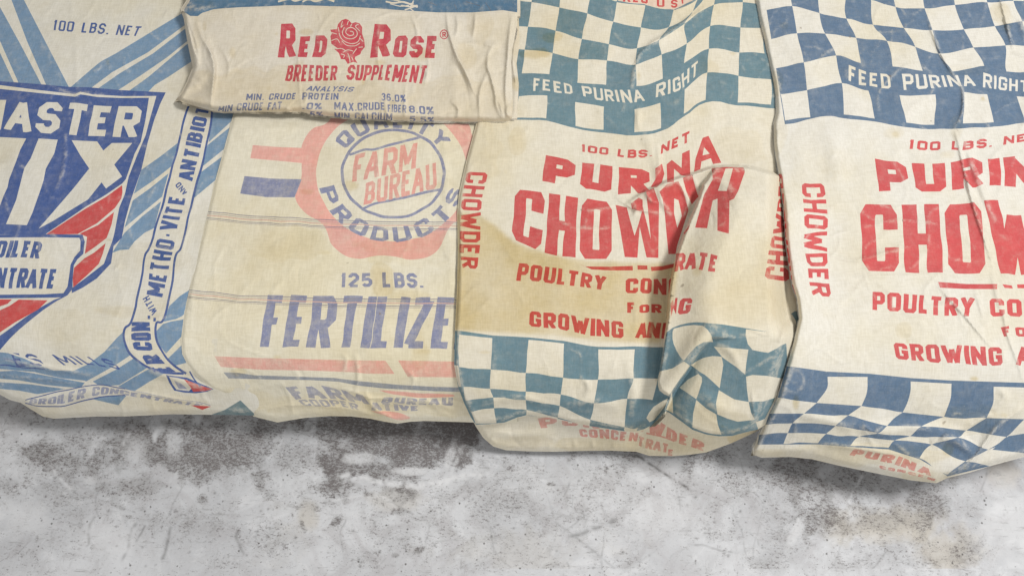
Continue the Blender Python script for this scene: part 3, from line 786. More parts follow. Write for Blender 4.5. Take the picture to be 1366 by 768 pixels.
    S.part('crest', 'small_crest')
    S.poly([(222, 500), (226, 510), (232, 520), (246, 524), (262, 525), (276, 522), (285, 518), (268, 511), (250, 503)], 'navy')
    S.poly([(226, 502), (230, 512), (235, 519), (252, 522), (258, 516), (250, 506)], 'cloth')
    S.poly([(246, 505), (266, 513), (283, 518), (274, 521), (258, 523), (254, 516)], 'red')
    S.poly([(232, 507), (240, 510), (250, 519), (238, 518)], 'pale')
    S.line([(253, 495), (259, 505), (267, 515)], 1.8, 'navy')
    H = S.H
    roll(H, hem, 8, 7)
    for a in [([(140, 327), (190, 330), (264, 333)], 2.0, 1.6, 'step'), ([(88, 168), (86, 220), (72, 262)], 3, 1.2, 'ridge'), ([(172, 430), (210, 424), (246, 420)], 2.0, 1.6, 'step'),
              ([(60, 113), (100, 126), (112, 124), (150, 129)], 2.2, 1.6, 'ridge'), ([(0, 478), (40, 486), (90, 494), (130, 500)], 4, 3.0, 'ridge'), ([(0, 500), (60, 506), (110, 512)], 3, 2.2, 'step'),
              ([(160, 520), (210, 528), (280, 542)], 4, 2.5, 'step'), ([(190, 490), (230, 505), (262, 515), (300, 520)], 5, 3, 'ridge'), ([(20, 540), (70, 530), (140, 520)], 5, 2.5, 'ridge'),
              ([(130, 84), (134, 90), (124, 98)], 2, 1.2, 'ridge'), ([(100, 30), (104, 140)], 4, .9, 'ridge'), ([(160, 352), (150, 362)], 2, 1.5, 'ridge')]:
        crease(H, *a)
    for x, y, rx, ry, a in [(160, 415, 30, 8, .35), (60, 430, 60, 25, .18), (210, 345, 60, 22, .25), (255, 110, 30, 18, .25), (230, 540, 60, 12, .35), (40, 548, 70, 10, .4), (165, 545, 90, 14, .3)]:
        S.blob(x, y, rx, ry, a, seed=int(x))
    S.build(root, 'front_panel', I1, seed=11)
sack_shield()

# ================================================================== fertilizer sack
def sack_fertilizer():
    root = thing('fertilizer_sack', 'yellowed fertilizer sack with faded pink seal reading FARM BUREAU, under the folded sack', 'sack', 430, 330, 'printed cotton feed sacks')
    left = [(318, 120), (312, 149), (305, 176), (296, 209), (286, 245), (276, 290), (264, 339), (256, 371), (246, 415), (241.5, 452), (243, 472), (250, 486), (262, 501), (285, 520), (308, 529), (321, 535), (338, 555)]
    hem = [(338, 555), (370, 563), (406, 557), (440, 554.5), (468, 555), (494, 558), (513, 562), (530, 564.5), (548, 562), (566, 561), (628, 563), (690, 564)]
    S = Sheet([(318, 100)] + left + hem[1:] + [(690, 100)], 10)
    S.part('seal', 'round_seal')
    S.poly([(455, 130), (440, 162), (419, 171), (409, 181), (403, 196), (403, 218), (402, 239), (394, 254), (396, 270), (409, 285), (427, 296), (435, 306), (442, 327), (458, 340), (479, 345), (500, 341), (521, 341), (547, 346), (573, 341), (588, 327), (604, 298), (630, 290), (645, 270), (640, 235), (644, 205), (630, 181), (625, 166), (600, 130)], 'pink', smooth=True)
    th = np.linspace(0, 2 * np.pi, 72, endpoint=False)
    ell = lambda cx, cy, rx, ry, a=th: np.stack([cx + rx * np.cos(a), cy - ry * np.sin(a)], -1)
    wob = 1 + .003 * np.sin(9 * th) + .003 * np.sin(17 * th + 1)
    S.poly(ell(523, 232, 101, 90), 'cloth')
    S.part('bars', 'colour_bar')
    S.poly([(336, 194), (372, 196), (404, 197), (404, 217), (370, 214), (334, 212)], 'pink')
    S.part('bars2', 'colour_bar')
    S.poly([(326, 235), (365, 238), (403, 239.5), (398, 252), (393, 264), (355, 262), (321, 259)], 'blue')
    S.part('ring', 'seal_ring')
    p = ell(524.5, 231.5, 1, 1); d = p - np.array([524.5, 231.5])
    S.poly(np.array([524.5, 231.5]) + d * np.array([70, 60]) * wob[:, None], 'blue')
    S.poly(np.array([524.5, 231.5]) + d * np.array([66, 56.4]) * wob[:, None], 'cloth')
    S.line([(466, 206), (485, 200), (500, 199), (530, 191), (561, 183)], 3.2, 'blue'); S.line([(482, 279), (505, 270), (540, 263), (588, 252)], 3.2, 'blue')
    S.part('sealtext', 'seal_lettering')
    S.text('FARM', [(469, 242.5), (500, 237), (530, 231), (555, 224)], [(474, 206), (510, 199), (557, 190)], 'red', sx=.28, sy=.16)
    S.text('BUREAU', [(485, 273), (530, 264), (582, 251)], [(488, 244), (535, 230), (582, 217)], 'red', sx=.30, sy=.16)
    a1 = np.radians(np.linspace(146, 34, 14))
    S.text('QUALITY', ell(524, 234, 75, 63.5, a1), ell(524, 234, 95, 84, a1), 'blue', sx=.27, sy=.2, gap=.3)
    a2 = np.radians(np.linspace(192, 346, 16))
    S.text('PRODUCTS', ell(523, 233, 99, 90, a2), ell(523, 233, 79, 70, a2), 'blue', sx=.27, sy=.2, gap=.3)
    S.part('weight', 'weight_lettering')
    S.text('125 LBS.', [(454, 383), (566, 384)], [(455, 363.6), (563.5, 364)], 'blue', sx=.30, sy=.2, gap=.22)
    S.part('word', 'product_lettering')
    S.text('FERTILIZER', [(346, 462), (480, 464), (600, 465), (638, 465)], [(357, 393.5), (480, 395), (605, 397), (648, 398)], 'blue', sx=.34, sy=.13, gap=.11)
    # woven stripes run right through the printing
    for nm, b0 in (('w1', [(270, 281.5), (330, 287), (400, 291.5), (500, 295), (613, 297), (690, 298)]), ('w2', [(246, 386), (280, 389.5), (315, 393.8), (357, 395.2), (454, 398.5), (580, 399.5), (690, 402)])):
        S.part(nm, 'woven_stripe')
        for o, ink, w in ((0, 'thread', 1.0), (2.6, 'thread', .6), (5.0, 'redthread', 1.3), (8.6, 'thread', .9), (10.6, 'thread', .5)):
            S.line([(x, y + o) for x, y in b0], w, ink)
    S.part('redbar', 'stripe_band')
    S.poly([(286, 474.5), (340, 477), (400, 479), (451, 480.6), (471.5, 480.6), (514, 480.6), (526, 499), (489, 498), (471, 495.6), (414, 494), (350, 492), (295, 489)], 'redfade')
    S.part('redbar2', 'stripe_band')
    S.poly([(531, 481), (580, 482), (690, 483), (690, 503), (610, 502.5), (543.6, 502)], 'redfade')
    S.part('bluebar', 'stripe_band')
    S.poly([(298, 496), (318, 497), (339.5, 499), (375, 501), (414, 503), (445, 504), (479, 508), (530, 513), (580, 515.5), (690, 518), (690, 524), (580, 521.5), (514, 518), (479, 514), (451.5, 509), (414, 507), (360, 506), (305, 504)], 'grey')
    S.part('maker', 'maker_lettering')
    S.text('FARM', [(394, 532), (425, 531), (450, 532), (494, 540)], [(379, 516), (410, 515), (440, 516), (484, 527)], 'fade', sx=.34, sy=.2)
    S.text('BUREAU', [(508, 538), (550, 538), (604, 542)], [(512, 530), (550, 530), (604, 531)], 'fade', sx=.36, sy=.24)
    S.part('m2', 'maker_lettering')
    S.text('COOPER', [(406, 541), (450, 541.5), (478, 546)], [(396, 533), (440, 532.5), (476, 538)], 'fade', sx=.3, sy=.2)
    S.text('ATIVE', [(496, 548), (530, 547), (560, 547)], [(492, 536), (530, 539), (560, 540)], 'fade', sx=.36, sy=.24)
    S.part('sm', 'smudge')
    S.poly([(505, 520), (545, 523), (600, 526), (600, 530), (560, 529), (525, 526)], 'pink', True)
    S.part('sm2', 'smudge')
    S.poly([(495, 548), (530, 549), (548, 556), (530, 558)], 'pink', True)
    H = S.H
    roll(H, left, 5, 4.5); roll(H, hem, 8, 7)
    for a in [([(507, 188), (504, 230), (507, 272)], 1.6, 1.2, 'step'), ([(474, 470), (478, 500), (474, 522)], 3.0, 2.8, 'ridge'), ([(486, 520), (500, 545), (530, 560)], 3.5, 3, 'ridge'),
              ([(430, 515), (470, 522), (500, 532), (560, 528)], 4, 3, 'step'), ([(500, 540), (560, 535), (620, 550)], 4, 2.5, 'ridge'), ([(340, 548), (400, 540), (470, 546), (500, 556)], 4, 2.5, 'step'),
              ([(540, 490), (552, 505), (548, 520)], 3, 2, 'ridge'), ([(455, 470), (462, 480), (458, 500)], 3, 1.8, 'ridge'), ([(280, 215), (340, 222), (420, 225)], 5, 1, 'ridge'), ([(335, 170), (420, 172)], 4, 1.0, 'ridge'),
              ([(590, 150), (596, 260), (604, 420)], 6, 1.5, 'ridge'), ([(560, 205), (620, 213)], 2, 1.3, 'step'), ([(580, 540), (610, 536), (640, 545)], 3, 2.5, 'ridge')]:
        crease(H, *a)
    for x, y, rx, ry, a in [(380, 325, 60, 22, .42), (508, 370, 16, 24, .75), (505, 345, 16, 8, .45), (450, 225, 40, 30, .2), (545, 395, 26, 8, .4), (430, 470, 60, 18, .2), (330, 320, 60, 50, .2), (300, 420, 40, 60, .14),
                            (560, 470, 12, 26, .35), (470, 540, 150, 16, .38), (600, 540, 40, 16, .5), (330, 530, 40, 12, .3), (560, 330, 50, 26, .25), (520, 325, 40, 14, .4)]:
        S.blob(x, y, rx, ry, a, seed=int(x))
    S.build(root, 'front_panel', I3, seed=33)
sack_fertilizer()

# ================================================================== checkered sack with the big fold
def sack_checker_folded():
    root = thing('checkered_sack', 'teal checkered CHOWDER sack with a large raised fold, between fertilizer sack and right-hand checkered sack', 'sack', 780, 330, 'printed cotton feed sacks')
    left = [(668, -100), (664, -40), (655, 50), (645, 120), (634, 170), (622, 215), (612, 260), (610, 285), (611, 330), (610, 377), (607, 444), (606, 487), (611, 515), (619, 537), (628, 556), (635, 566.5)]
    lip = [(635, 566.5), (650, 566), (662, 564.5), (672, 563.5), (690, 557), (702, 554), (724, 555), (744, 559), (765, 563.5), (787, 568), (812, 571.5), (835, 575), (851, 576), (864, 572.5), (880, 557), (889, 547.5), (899.5, 555), (912, 564), (924, 573), (942, 579), (959, 581.5), (975, 581.5), (995, 576), (1012, 572)]
    S = Sheet(left + lip[1:] + [(1030, 560), (1075, 480), (1085, 300), (1085, -100)], 21)
    B = 'blue'
    S.part('band', 'checker_band')
    cz = [(676, -55), (675, -30), (671, 0), (667, 33), (662, 65), (657, 97), (653, 127), (651, 158)]
    ca = [(716, -60), (713, -29), (709.5, 3), (704.6, 35), (701, 66), (696, 98), (692, 128), (690, 158)]
    cb = [(755, -55), (751, -22), (746, 10), (741, 41), (736.5, 71), (733, 99.6), (730, 128), (729, 158)]
    cc = [(795, -45), (789, -13), (783, 18.7), (776, 52), (771, 79), (770.6, 109.5), (768, 136), (767, 168)]
    cd = [(830, -30), (824, 2.5), (819, 29), (813, 60), (810, 81), (808, 113), (806, 143), (805, 173.5)]
    ce = [(868, -20), (861, 7), (855, 37), (850, 64), (848, 87), (849, 114.5), (846.5, 145.6), (846, 177)]
    cf = [(908, -14), (898.5, 13), (892.5, 37), (880, 53.5), (882.6, 73), (884, 106), (882, 138), (882, 172)]
    cg = [(945, -30), (931, -2), (925, 16), (913, 32), (916, 58.5), (913, 85), (913, 119.5), (913, 152)]
    chh = [(965, -80), (961, -50), (957, -22), (952, 6), (947, 35), (945, 66), (943, 98), (941, 133)]
    ci = [(996, -85), (995, -56), (993, -28), (991, 4), (988, 37), (986, 70), (985, 102), (984, 136)]
    cj = [(1012, -85), (1013, -56), (1014, -28), (1015, 5), (1016.5, 37), (1020, 72), (1029, 107), (1028, 140)]
    ck = [(1050, -85), (1051, -56), (1052, -28), (1053, 5), (1054, 37), (1058, 74), (1068, 110), (1068, 146)]
    grid = np.array([cz, ca, cb, cc, cd, ce, cf, cg, chh, ci, cj, ck], float).transpose(1, 0, 2)
    bot = [(651, 161), (690, 161), (729, 161), (767, 171), (805, 177), (846, 181), (882, 175.5), (913.5, 155.5), (941, 136.5), (984, 140), (1034, 145), (1069, 150)]
    top = [tuple(g) for g in grid[0]]
    S.poly(list(catmull(top, 4)) + list(catmull(bot, 4))[::-1], B)
    def ck_top(r, c):
        # rows 0..6; row 5 is the slogan row, plain blue under the words
        if r == 5:
            return 'cloth' if c in (8,) else None
        rr = r if r < 5 else r + 0
        if r == 6: return 'cloth' if c in (1, 3, 5, 7, 9) else None
        return 'cloth' if (r + c) % 2 == 1 else None
    # parity: row 4 (above the slogan) has cream at a-b, c-d, e-f, g-h -> c = 1, 3, 5, 7
    S.cells(grid, lambda r, c: (('cloth' if c == 8 else None) if r == 5 - 0 else ('cloth' if (c % 2 == 1 and c not in (10,)) else None) if r == 6 else ('cloth' if (c + r) % 2 == 1 else None)) )
    S.poly([(810, -60), (826, 1), (842, 4.5), (861, 6.5), (875, 9), (890, 12.5), (900, 14), (914, 7), (930, -3), (945, -30)], 'pink')
    S.line([(822, 2), (842, 5), (861, 7)], 1.3, B); S.line([(899, 14), (914, 7), (930, -2)], 1.2, B)
    S.part('origin', 'origin_lettering')
    for w_, b_, t_ in (('REG', [(832, 2), (848, 3.5), (864, 5.5)], [(833, -9), (849, -7.5), (865, -5)]), ('U', [(876, 8.2), (886, 9.2)], [(877, -2), (887, -1)]), ('S', [(894, 11), (903, 11)], [(895, 0), (904, 0)]), ('P', [(910, 6), (917, 2)], [(908, -5), (915, -9)])):
        S.text(w_, b_, t_, 'red', sx=.26, sy=.2, gap=.3)
    S.part('slogan', 'slogan_lettering')
    S.text('FEED PURINA', [(711, 122), (729.5, 122), (767, 126), (799, 134), (836.5, 137), (861, 135.6)], [(712, 104.5), (744, 109.5), (782, 115), (814, 119.5), (854, 119)][:4] + [(838, 120), (856, 119)], 'cloth', sx=.24, sy=.17, gap=.24)
    S.text('RIGHT', [(876, 131), (890, 126), (909, 118), (931, 99.5)], [(876, 113), (890, 108), (906, 101), (931, 81)], 'cloth', sx=.24, sy=.17, gap=.24)
    S.part('weight', 'weight_lettering')
    S.text('100 LBS. NET', [(775.5, 202), (819, 208), (844, 210.5), (876, 208), (890, 202), (920, 188.6)], [(775.5, 192), (819, 198.6), (844, 200), (876, 198.6), (888, 190), (920, 174)], 'red', sx=.26, sy=.24, gap=.24)
    S.part('maker', 'maker_lettering')
    S.text('PUR', [(723, 241), (755, 248), (784, 252), (824, 258), (867, 258)], [(728, 207), (774, 217), (824, 222), (866, 226)], 'red', sx=.36, sy=.26, gap=.22)
    S.poly([(874, 225), (884, 219), (886, 232), (882, 244), (876, 250), (868, 250), (874, 240)], 'red')
    S.poly([(889, 244), (890, 220), (897, 213), (908, 224), (911, 204), (920, 200), (920, 236), (908, 234), (899, 226), (898, 243)], 'red')
    S.poly([(925, 229), (928, 212), (937, 185), (945, 182), (963, 217), (951, 219), (948, 212), (936, 216), (934, 226)], 'red'); S.poly([(937, 208), (939, 197), (946, 206)], 'cloth')
    S.part('product', 'product_lettering')
    S.text('CHO', [(682, 318), (700, 326), (726, 337), (760, 343), (800, 346), (816, 345)], [(688, 253), (728, 257), (775, 264), (816, 270)], 'red', sx=.36, sy=.145, gap=.13)
    S.poly([(821, 273), (836, 277), (841, 296), (846, 314), (851, 298), (856, 283), (843, 279), (842, 272), (852, 264), (857, 267), (857, 276), (868, 319), (862, 256), (872, 251), (879, 270), (878.5, 343), (863, 342), (852.5, 302), (851, 343), (834, 343), (828, 308)], 'red')
    S.poly([(879.5, 256), (889, 246), (904, 241.5), (912, 255), (918, 280), (912, 302), (904, 329), (902, 339), (892, 339), (889, 310), (887, 285), (884, 266)], 'red')
    S.poly([(899, 266), (905, 268), (910, 288), (904, 304), (900, 285)], 'cloth')
    S.poly([(909.5, 237), (922, 232.5), (929, 255), (932, 262), (923, 272), (915.6, 255)], 'red'); S.poly([(912, 311), (921, 299), (919, 306), (913, 313)], 'red')
    S.poly([(949, 224), (970, 222.5), (991.5, 224), (993, 230), (990, 242), (986, 256), (979, 266), (973, 268), (973, 312), (957, 308), (957, 265), (950.5, 267), (947, 285), (943, 304.5), (927, 304), (939, 260), (950, 240)], 'red')
    S.poly([(968, 225), (978, 225), (974, 241), (970, 255), (958, 254.6)], 'cloth')
    S.part('rule', 'rule_line')
    S.poly([(772, 352), (779, 355), (812, 356), (844, 355), (844, 361), (815, 360.5), (789, 358.8)], 'red'); S.poly([(850, 353.8), (863, 353), (863, 359), (850, 360)], 'red'); S.poly([(868, 354.5), (884, 354), (900, 351.5), (899, 357), (884, 359.5), (869, 360.5)], 'red')
    S.part('words', 'description_lettering')
    S.text('POULTRY', [(689, 373.5), (724.5, 376), (759, 381), (806.6, 387)], [(692, 351), (724, 355), (759, 360), (809, 368.5)], 'red', sx=.34, sy=.2, gap=.18)
    S.text('CONC', [(835, 390), (864, 392), (907, 394)], [(835, 371), (864, 371), (908, 371)], 'red', sx=.34, sy=.2, gap=.18)
    k_ = S.key; S.key = 'cloth'
    S.poly([(892, 440), (886, 440), (888, 425), (892, 400), (893, 385), (897, 362), (903, 340), (910, 330), (920, 380), (900, 440)], 'cloth')
    S.key = k_
    S.text('RATE', [(899, 363), (925, 359), (956, 363)], [(903, 338), (930, 336), (960, 342)], 'red', sx=.34, sy=.21, gap=.18)
    S.text('F', [(836.5, 416), (848, 416)], [(837, 402), (849, 402.5)], 'red', sx=.34, sy=.24)
    S.text('OR', [(853, 417), (883, 418)], [(853, 406), (883, 406)], 'red', sx=.34, sy=.24, gap=.2)
    S.text('GROWING', [(706, 434.5), (739, 438), (785, 447), (831.5, 450.6)], [(707, 414), (739, 417.6), (785, 424), (831.5, 429)], 'red', sx=.34, sy=.2, gap=.18)
    S.part('and', 'description_lettering')
    S.text('AND', [(846, 450), (868, 450.5), (897, 451)], [(850, 431), (870, 430), (899, 431)], 'red', sx=.36, sy=.2, gap=.16)
    k_ = S.key; S.key = 'cloth'
    S.poly([(889, 455), (885, 455), (888.5, 430), (889.5, 410), (893, 395), (900, 395), (920, 430), (900, 450)], 'cloth')
    S.key = k_
    S.poly([(895, 423), (895, 405), (898, 400), (900, 408), (901, 398), (904, 398), (902, 419), (899, 411)], 'red')
    S.text('G', [(904, 419.5), (920, 418)], [(908, 399), (924, 397)], 'red', sx=.36, sy=.2)
    S.part('side', 'side_lettering')
    S.text('CHOWDER', [(624, 229), (618, 254), (615, 280), (614, 305), (613, 330), (617, 358)], [(650, 231), (646, 252), (642, 272), (641, 299), (640, 329), (637, 358)], 'red', sx=.27, sy=.2, gap=.2)
    S.part('side2', 'side_lettering')
    S.text('CHOWDER', [(1052, 375), (1051, 345), (1049, 310), (1048, 270), (1048, 226)], [(1020, 371), (1024, 342), (1031, 310), (1037, 275), (1040, 226)], 'red', sx=.3, sy=.2, gap=.2)
    # lower band
    S.part('lowband', 'checker_band')
    G = [[(605, 444), (612.5, 446), (657, 451), (704.5, 454), (752, 458), (799, 465), (846, 465), (892, 463)],
         [(603, 489), (612.5, 490), (654, 492), (701.5, 497), (750.6, 503), (797, 506), (844.6, 504.7), (877.5, 505)],
         [(610, 515), (617.5, 516), (654, 518), (701, 522.6), (747, 526), (793, 537.5), (836.5, 531.5), (873, 533)],
         [(616, 535), (623, 535), (658, 530), (701, 534), (745.6, 542), (788, 559), (834, 569), (858, 574)],
         [(622, 550), (628.6, 549.5), (660, 543), (702.5, 547), (744, 557.5), (787, 568), (834, 577), (858, 578)],
         [(628, 566), (634, 565), (662, 564), (702.5, 554), (744, 560), (787, 569), (834, 578), (858, 579)]]
    S.poly([(600, 441), (615, 441), (657, 447.5), (704.5, 450.5), (752, 454.5), (784, 460.5), (799, 462), (822, 462), (846, 461), (870, 462.5), (890, 463), (895, 480), (893, 560), (864, 572), (851, 576), (834, 575), (787, 568), (744, 559), (720, 556), (702, 554), (690, 556.5), (672, 563), (650, 566), (628, 566), (600, 500)], B)
    S.cells(G, lambda r, c: 'cloth' if ((r + c) % 2 == 1 and not (c == 0)) else None)
    S.poly([(604, 487), (611, 488), (614, 515), (611, 515)], 'cloth')
    S.poly([(833, 571), (846, 571.5), (857, 569), (866, 561), (872, 552), (866, 573), (852, 577), (834, 577)], 'cloth')
    # the raised fold over the lower band
    S.part('foldband', 'folded_checker_band')
    S.poly([(889, 443), (897, 438), (907, 433.6), (918, 430.5), (929, 429), (939, 429.5), (965, 432.5), (994, 437), (1020, 442.5), (1036, 434), (1060, 415), (1066, 415), (1064, 438), (1050, 483), (1046, 500), (1032, 535), (1016.5, 565), (1012, 572), (984, 580), (959, 581), (942, 579), (924, 573), (899.5, 555), (889, 547), (872, 565), (860, 572), (850, 574), (860, 545), (871, 533), (877, 508), (882, 482)], B)
    for p in [[(897, 443), (899, 439), (912, 435), (925, 433), (937, 433.6), (944, 439), (949, 447), (950.6, 456), (939, 456), (929, 462), (920, 471), (912, 481), (907, 475), (902, 467), (898.5, 459), (897, 452)],
              [(912, 482), (917, 485), (920.7, 488), (906, 508), (892, 528), (886, 525), (880, 519.5), (878, 514), (877.6, 508), (878.5, 502), (881, 496), (897, 491)],
              [(922, 487), (930, 481), (939, 476.5), (951, 474.5), (963, 476), (965.5, 487), (963, 502), (959, 517), (953, 511), (947, 504.5), (940, 499), (934, 496)],
              [(952, 462), (975, 464.5), (999, 466), (997, 483), (994, 499.5), (988, 495), (982, 489.6), (973, 483), (964, 477)],
              [(995, 438.6), (1008, 441), (1020, 443), (1036, 432), (1044, 424), (1051, 418), (1056, 420), (1061, 428), (1064, 437), (1059, 455), (1050, 483), (1048.5, 458.5), (1042, 461), (1036, 465), (1024, 470), (1013, 468), (1004, 466), (998, 459), (995, 448)],
              [(995, 502), (1004, 499.5), (1024, 501), (1043, 503), (1036, 529), (1018, 535), (999, 535.6), (997, 519)],
              [(958, 519.5), (968, 525), (979, 532), (999, 535.6), (1002, 549), (1006.6, 559), (984, 562), (970, 558), (957, 552), (956, 537)],
              [(929, 533), (942, 543), (955.5, 552), (958, 566), (963, 579), (950, 577.5), (939, 574), (923, 569), (924, 550)],
              [(931, 498), (935.6, 502), (936, 508), (934, 514.5), (932, 524), (929, 532), (918, 524), (907, 517), (917, 506)],
              [(1023, 557), (1017, 565), (1011.5, 573), (1008, 562), (1014, 560)],
              [(891, 531), (888, 540), (881, 550), (873, 559), (867, 562.5), (863, 557), (866, 550), (872, 542), (882, 535)],
              [(892, 537), (897, 522), (899, 551), (889, 546)]]:
        S.poly(p, 'cloth')
    # ---- shape
    H = S.H
    roll(H, left, 5, 8); roll(H, lip[:14], 6, 6); roll(H, lip[16:], 6, 6)
    ridge = [(832, 274), (846, 263), (862, 254), (886, 243), (908, 236), (932, 229), (955, 222.5), (1000, 223), (1036, 233)]
    L = [(938, 248), (931, 268), (920, 294), (912, 314), (903, 340), (896.5, 365), (892.5, 392), (891, 415), (888, 440), (882, 482), (877, 508)]
    dr, _, tr = polydist(catmull(ridge, 6), GX, GY)
    dl, sl_, tl = polydist(catmull(L, 6), GX, GY)
    below = inpoly(list(catmull(ridge, 6)) + [(1120, 233), (1120, 700), (700, 700), (700, 300), (800, 290)], GX, GY)
    v2 = 25 * np.exp(-dr / 30) * sstep(828, 900, GX) * below * sstep(1050, 960, GX)
    lobe = inpoly([(938, 246)] + list(catmull(L, 6)) + [(880, 520), (895, 530), (880, 556), (866, 575), (900, 600), (1020, 600), (1120, 500), (1120, 234), (1036, 233), (1000, 223), (955, 222)], GX, GY)
    px_ = 30 + 20 * sstep(0, 60, np.minimum(dl, dr * 1.2))
    px_ *= (1 - .45 * sstep(430, 560, GY))
    px_ *= 1 - .88 * sstep(1022, 1050, GX - .02 * (GY - 340)) * sstep(452, 425, GY)
    xb = np.interp(GY, [424, 459, 487, 530, 551, 575], [1066, 1058, 1050, 1037, 1027, 1014])
    px_ *= 1 - .80 * sstep(-18, 1, GX - xb) * sstep(418, 440, GY)
    lobev = px_ * lobe
    L2 = [(950, 452), (935, 468), (921, 488), (908, 507), (895, 528), (888, 545)]
    d2, s2, t2 = polydist(catmull(L2, 6), GX, GY)
    pocket = inpoly(list(catmull(L2, 6)) + [(900, 600), (1100, 600), (1100, 452)], GX, GY)
    lobev = lobev - pocket * 27 * np.exp(-d2 / 30) * sstep(448, 490, GY)
    rollr = np.exp(-((d2 - 10) / 14) ** 2) * (~pocket) * 9 * lobe
    low = 9 * np.exp(-np.minimum(d2, dl * 2) / 26) * (~lobe) * sstep(500, 545, GY) * (GX < 900)
    bump = 1.45 * (np.maximum(v2 * (~lobe), lobev) + rollr + low)
    bump = bump - 9 * np.exp(-dl / 26) * (~lobe) * sstep(330, 380, GY) * sstep(520, 470, GY) - 6 * np.exp(-((GX - 868) / 16) ** 2) * sstep(340, 390, GY) * sstep(500, 450, GY) * (~lobe)
    H += .001 * blur(bump, .75)
    H += .001 * 5 * np.exp(-(((GX - 1045) / 16) ** 2 + ((GY - 440) / 22) ** 2))
    for a in [([(943, 6), (932, 16), (915, 27), (887, 47), (866, 60), (850, 78), (846, 112)], 9, 6, 'step', 1.6), ([(930, 0), (912, 10), (898, 16)], 4, 2.5, 'step'), ([(852, 140), (851, 160), (853, 176)], 4, 3, 'ridge'), ([(846, 88), (843, 120)], 3, 2.5, 'ridge'),
              ([(793, 141), (805, 152), (820, 165)], 2, 1.6, 'step'), ([(738, 289), (757, 300), (775, 304), (816, 304)], 2.6, 2.2, 'step'), ([(768, 279), (790, 281), (818, 276)], 2.4, 2.2, 'step'), ([(636, 215), (660, 212), (700, 211)], 2.2, 1.4, 'step'),
              ([(820, 262), (842, 277), (868, 283), (884, 284)], 3.2, 4, 'step'), ([(836, 266), (848, 276), (846, 290)], 3, 3.5, 'ridge'), ([(858, 250), (868, 268), (880, 270)], 3, 3.5, 'step'), ([(880, 250), (884, 270), (898, 290)], 4, 3, 'ridge'), ([(905, 242), (918, 268), (912, 292)], 4, 3.5, 'ridge'),
              ([(925, 236), (932, 258), (920, 285)], 3, 2.5, 'ridge'), ([(875, 190), (880, 215), (876, 238)], 3.5, 3, 'ridge'), ([(855, 165), (870, 205), (880, 245)], 7, 3, 'ridge'), ([(985, 502), (1010, 488), (1040, 470)], 2.5, 1.8, 'step'), ([(1003, 520), (1006, 550), (1014, 570)], 3, 3, 'step'),
              ([(1000, 441), (1022, 446), (1036, 436)], 3, 2.5, 'step'), ([(1040, 425), (1046, 442), (1040, 458)], 4, 3, 'ridge'), ([(950, 456), (975, 470), (990, 498)], 6, 3, 'ridge'), ([(930, 520), (960, 545), (1000, 550)], 10, 4, 'ridge'), ([(773, 500), (785, 515), (779, 530)], 4, 2.5, 'ridge'),
              ([(806, 505), (818, 490), (822, 474)], 2.5, 1.6, 'step'), ([(660, 450), (658, 500), (650, 540)], 7, 1.5, 'ridge'), ([(640, 540), (690, 530), (740, 540)], 6, 3, 'ridge'), ([(735, 545), (790, 535), (830, 545)], 8, 3.5, 'ridge'), ([(835, 470), (845, 520), (840, 560)], 7, 3, 'ridge'),
              ([(614, 290), (616, 380), (613, 440)], 1.6, 1.6, 'step'), ([(612, 278), (617, 285), (614, 292)], 1.5, 2, 'ridge'), ([(845, 390), (850, 430), (840, 460)], 5, 2.2, 'ridge'), ([(867, 410), (869, 440), (862, 465)], 4, 2.2, 'ridge'), ([(985, 445), (1010, 449), (1018, 443)], 1.8, 1.5, 'step')]:
        crease(H, *a)
    # tan area, hard upper edge, lower left; softer one at right; then old stains
    reg = inpoly([(604, 283), (640, 287), (662, 302), (684, 321), (705, 330), (724, 336), (760, 345), (790, 348), (860, 350), (905, 352), (900, 400), (889, 440), (880, 458), (800, 455), (740, 447), (600, 440)], GX, GY).astype(float)
    S.stain = np.maximum(S.stain, blur(reg, 2.2) * (.86 + .12 * noise(71, 20)))
    reg2 = inpoly([(1035, 200), (1060, 200), (1060, 440), (1032, 430), (1000, 440), (950, 425), (920, 420), (930, 385), (1000, 370), (1030, 300)], GX, GY).astype(float)
    S.stain = np.maximum(S.stain, blur(reg2, 9) * .40)
    for x, y, rx, ry, a in [(737, 50, 14, 8, 1.0), (713, 72, 18, 6, .95), (725, 70, 8, 5, .9), (690, 190, 12, 16, .45), (650, 380, 16, 26, .5), (720, 390, 26, 14, .4), (640, 200, 26, 40, .3), (745, 30, 40, 26, .3), (780, 70, 40, 14, .22), (668, 30, 16, 60, .35), (830, 410, 70, 18, .35), (890, 255, 20, 10, .2), (985, 195, 40, 22, .3), (945, 90, 14, 14, .35), (800, 575, 150, 12, .3), (930, 560, 60, 20, .2)]:
        S.blob(x, y, rx, ry, a, seed=int(x))
    S.stain = np.clip(S.stain, 0, 1.2)
    S.extra += [catmull([(x + dx, y) for x, y in L], 3) for dx in (-1.2, 1.2)] + [catmull([(x, y + dy) for x, y in ridge[:-1]], 3) for dy in (-1.2, 1.2)] + [catmull([(x + dx, y) for x, y in L2], 3) for dx in (-1.2, 1.2)]
    S.extra += [np.array([(1030, 236), (1034, 300), (1036, 370), (1038, 430)], float), np.array([(1044, 236), (1048, 300), (1050, 370), (1052, 430)], float)]
    S.part('cloth', None)
    S.build(root, 'front_panel', I4, seed=44, spacing=2.2)
    # back of the sack showing below the front
    phem = [(626, 552), (635, 569), (645, 584), (658, 595), (675, 600), (704.5, 601.5), (739, 602), (774, 601), (812, 600.5), (849, 602), (866, 607.5), (899, 608), (920, 606), (942, 603), (975, 591), (1012, 574)]
    P = Sheet([(618, 530)] + phem + [(1030, 556), (1000, 548), (900, 525), (760, 520), (690, 520)], 5)
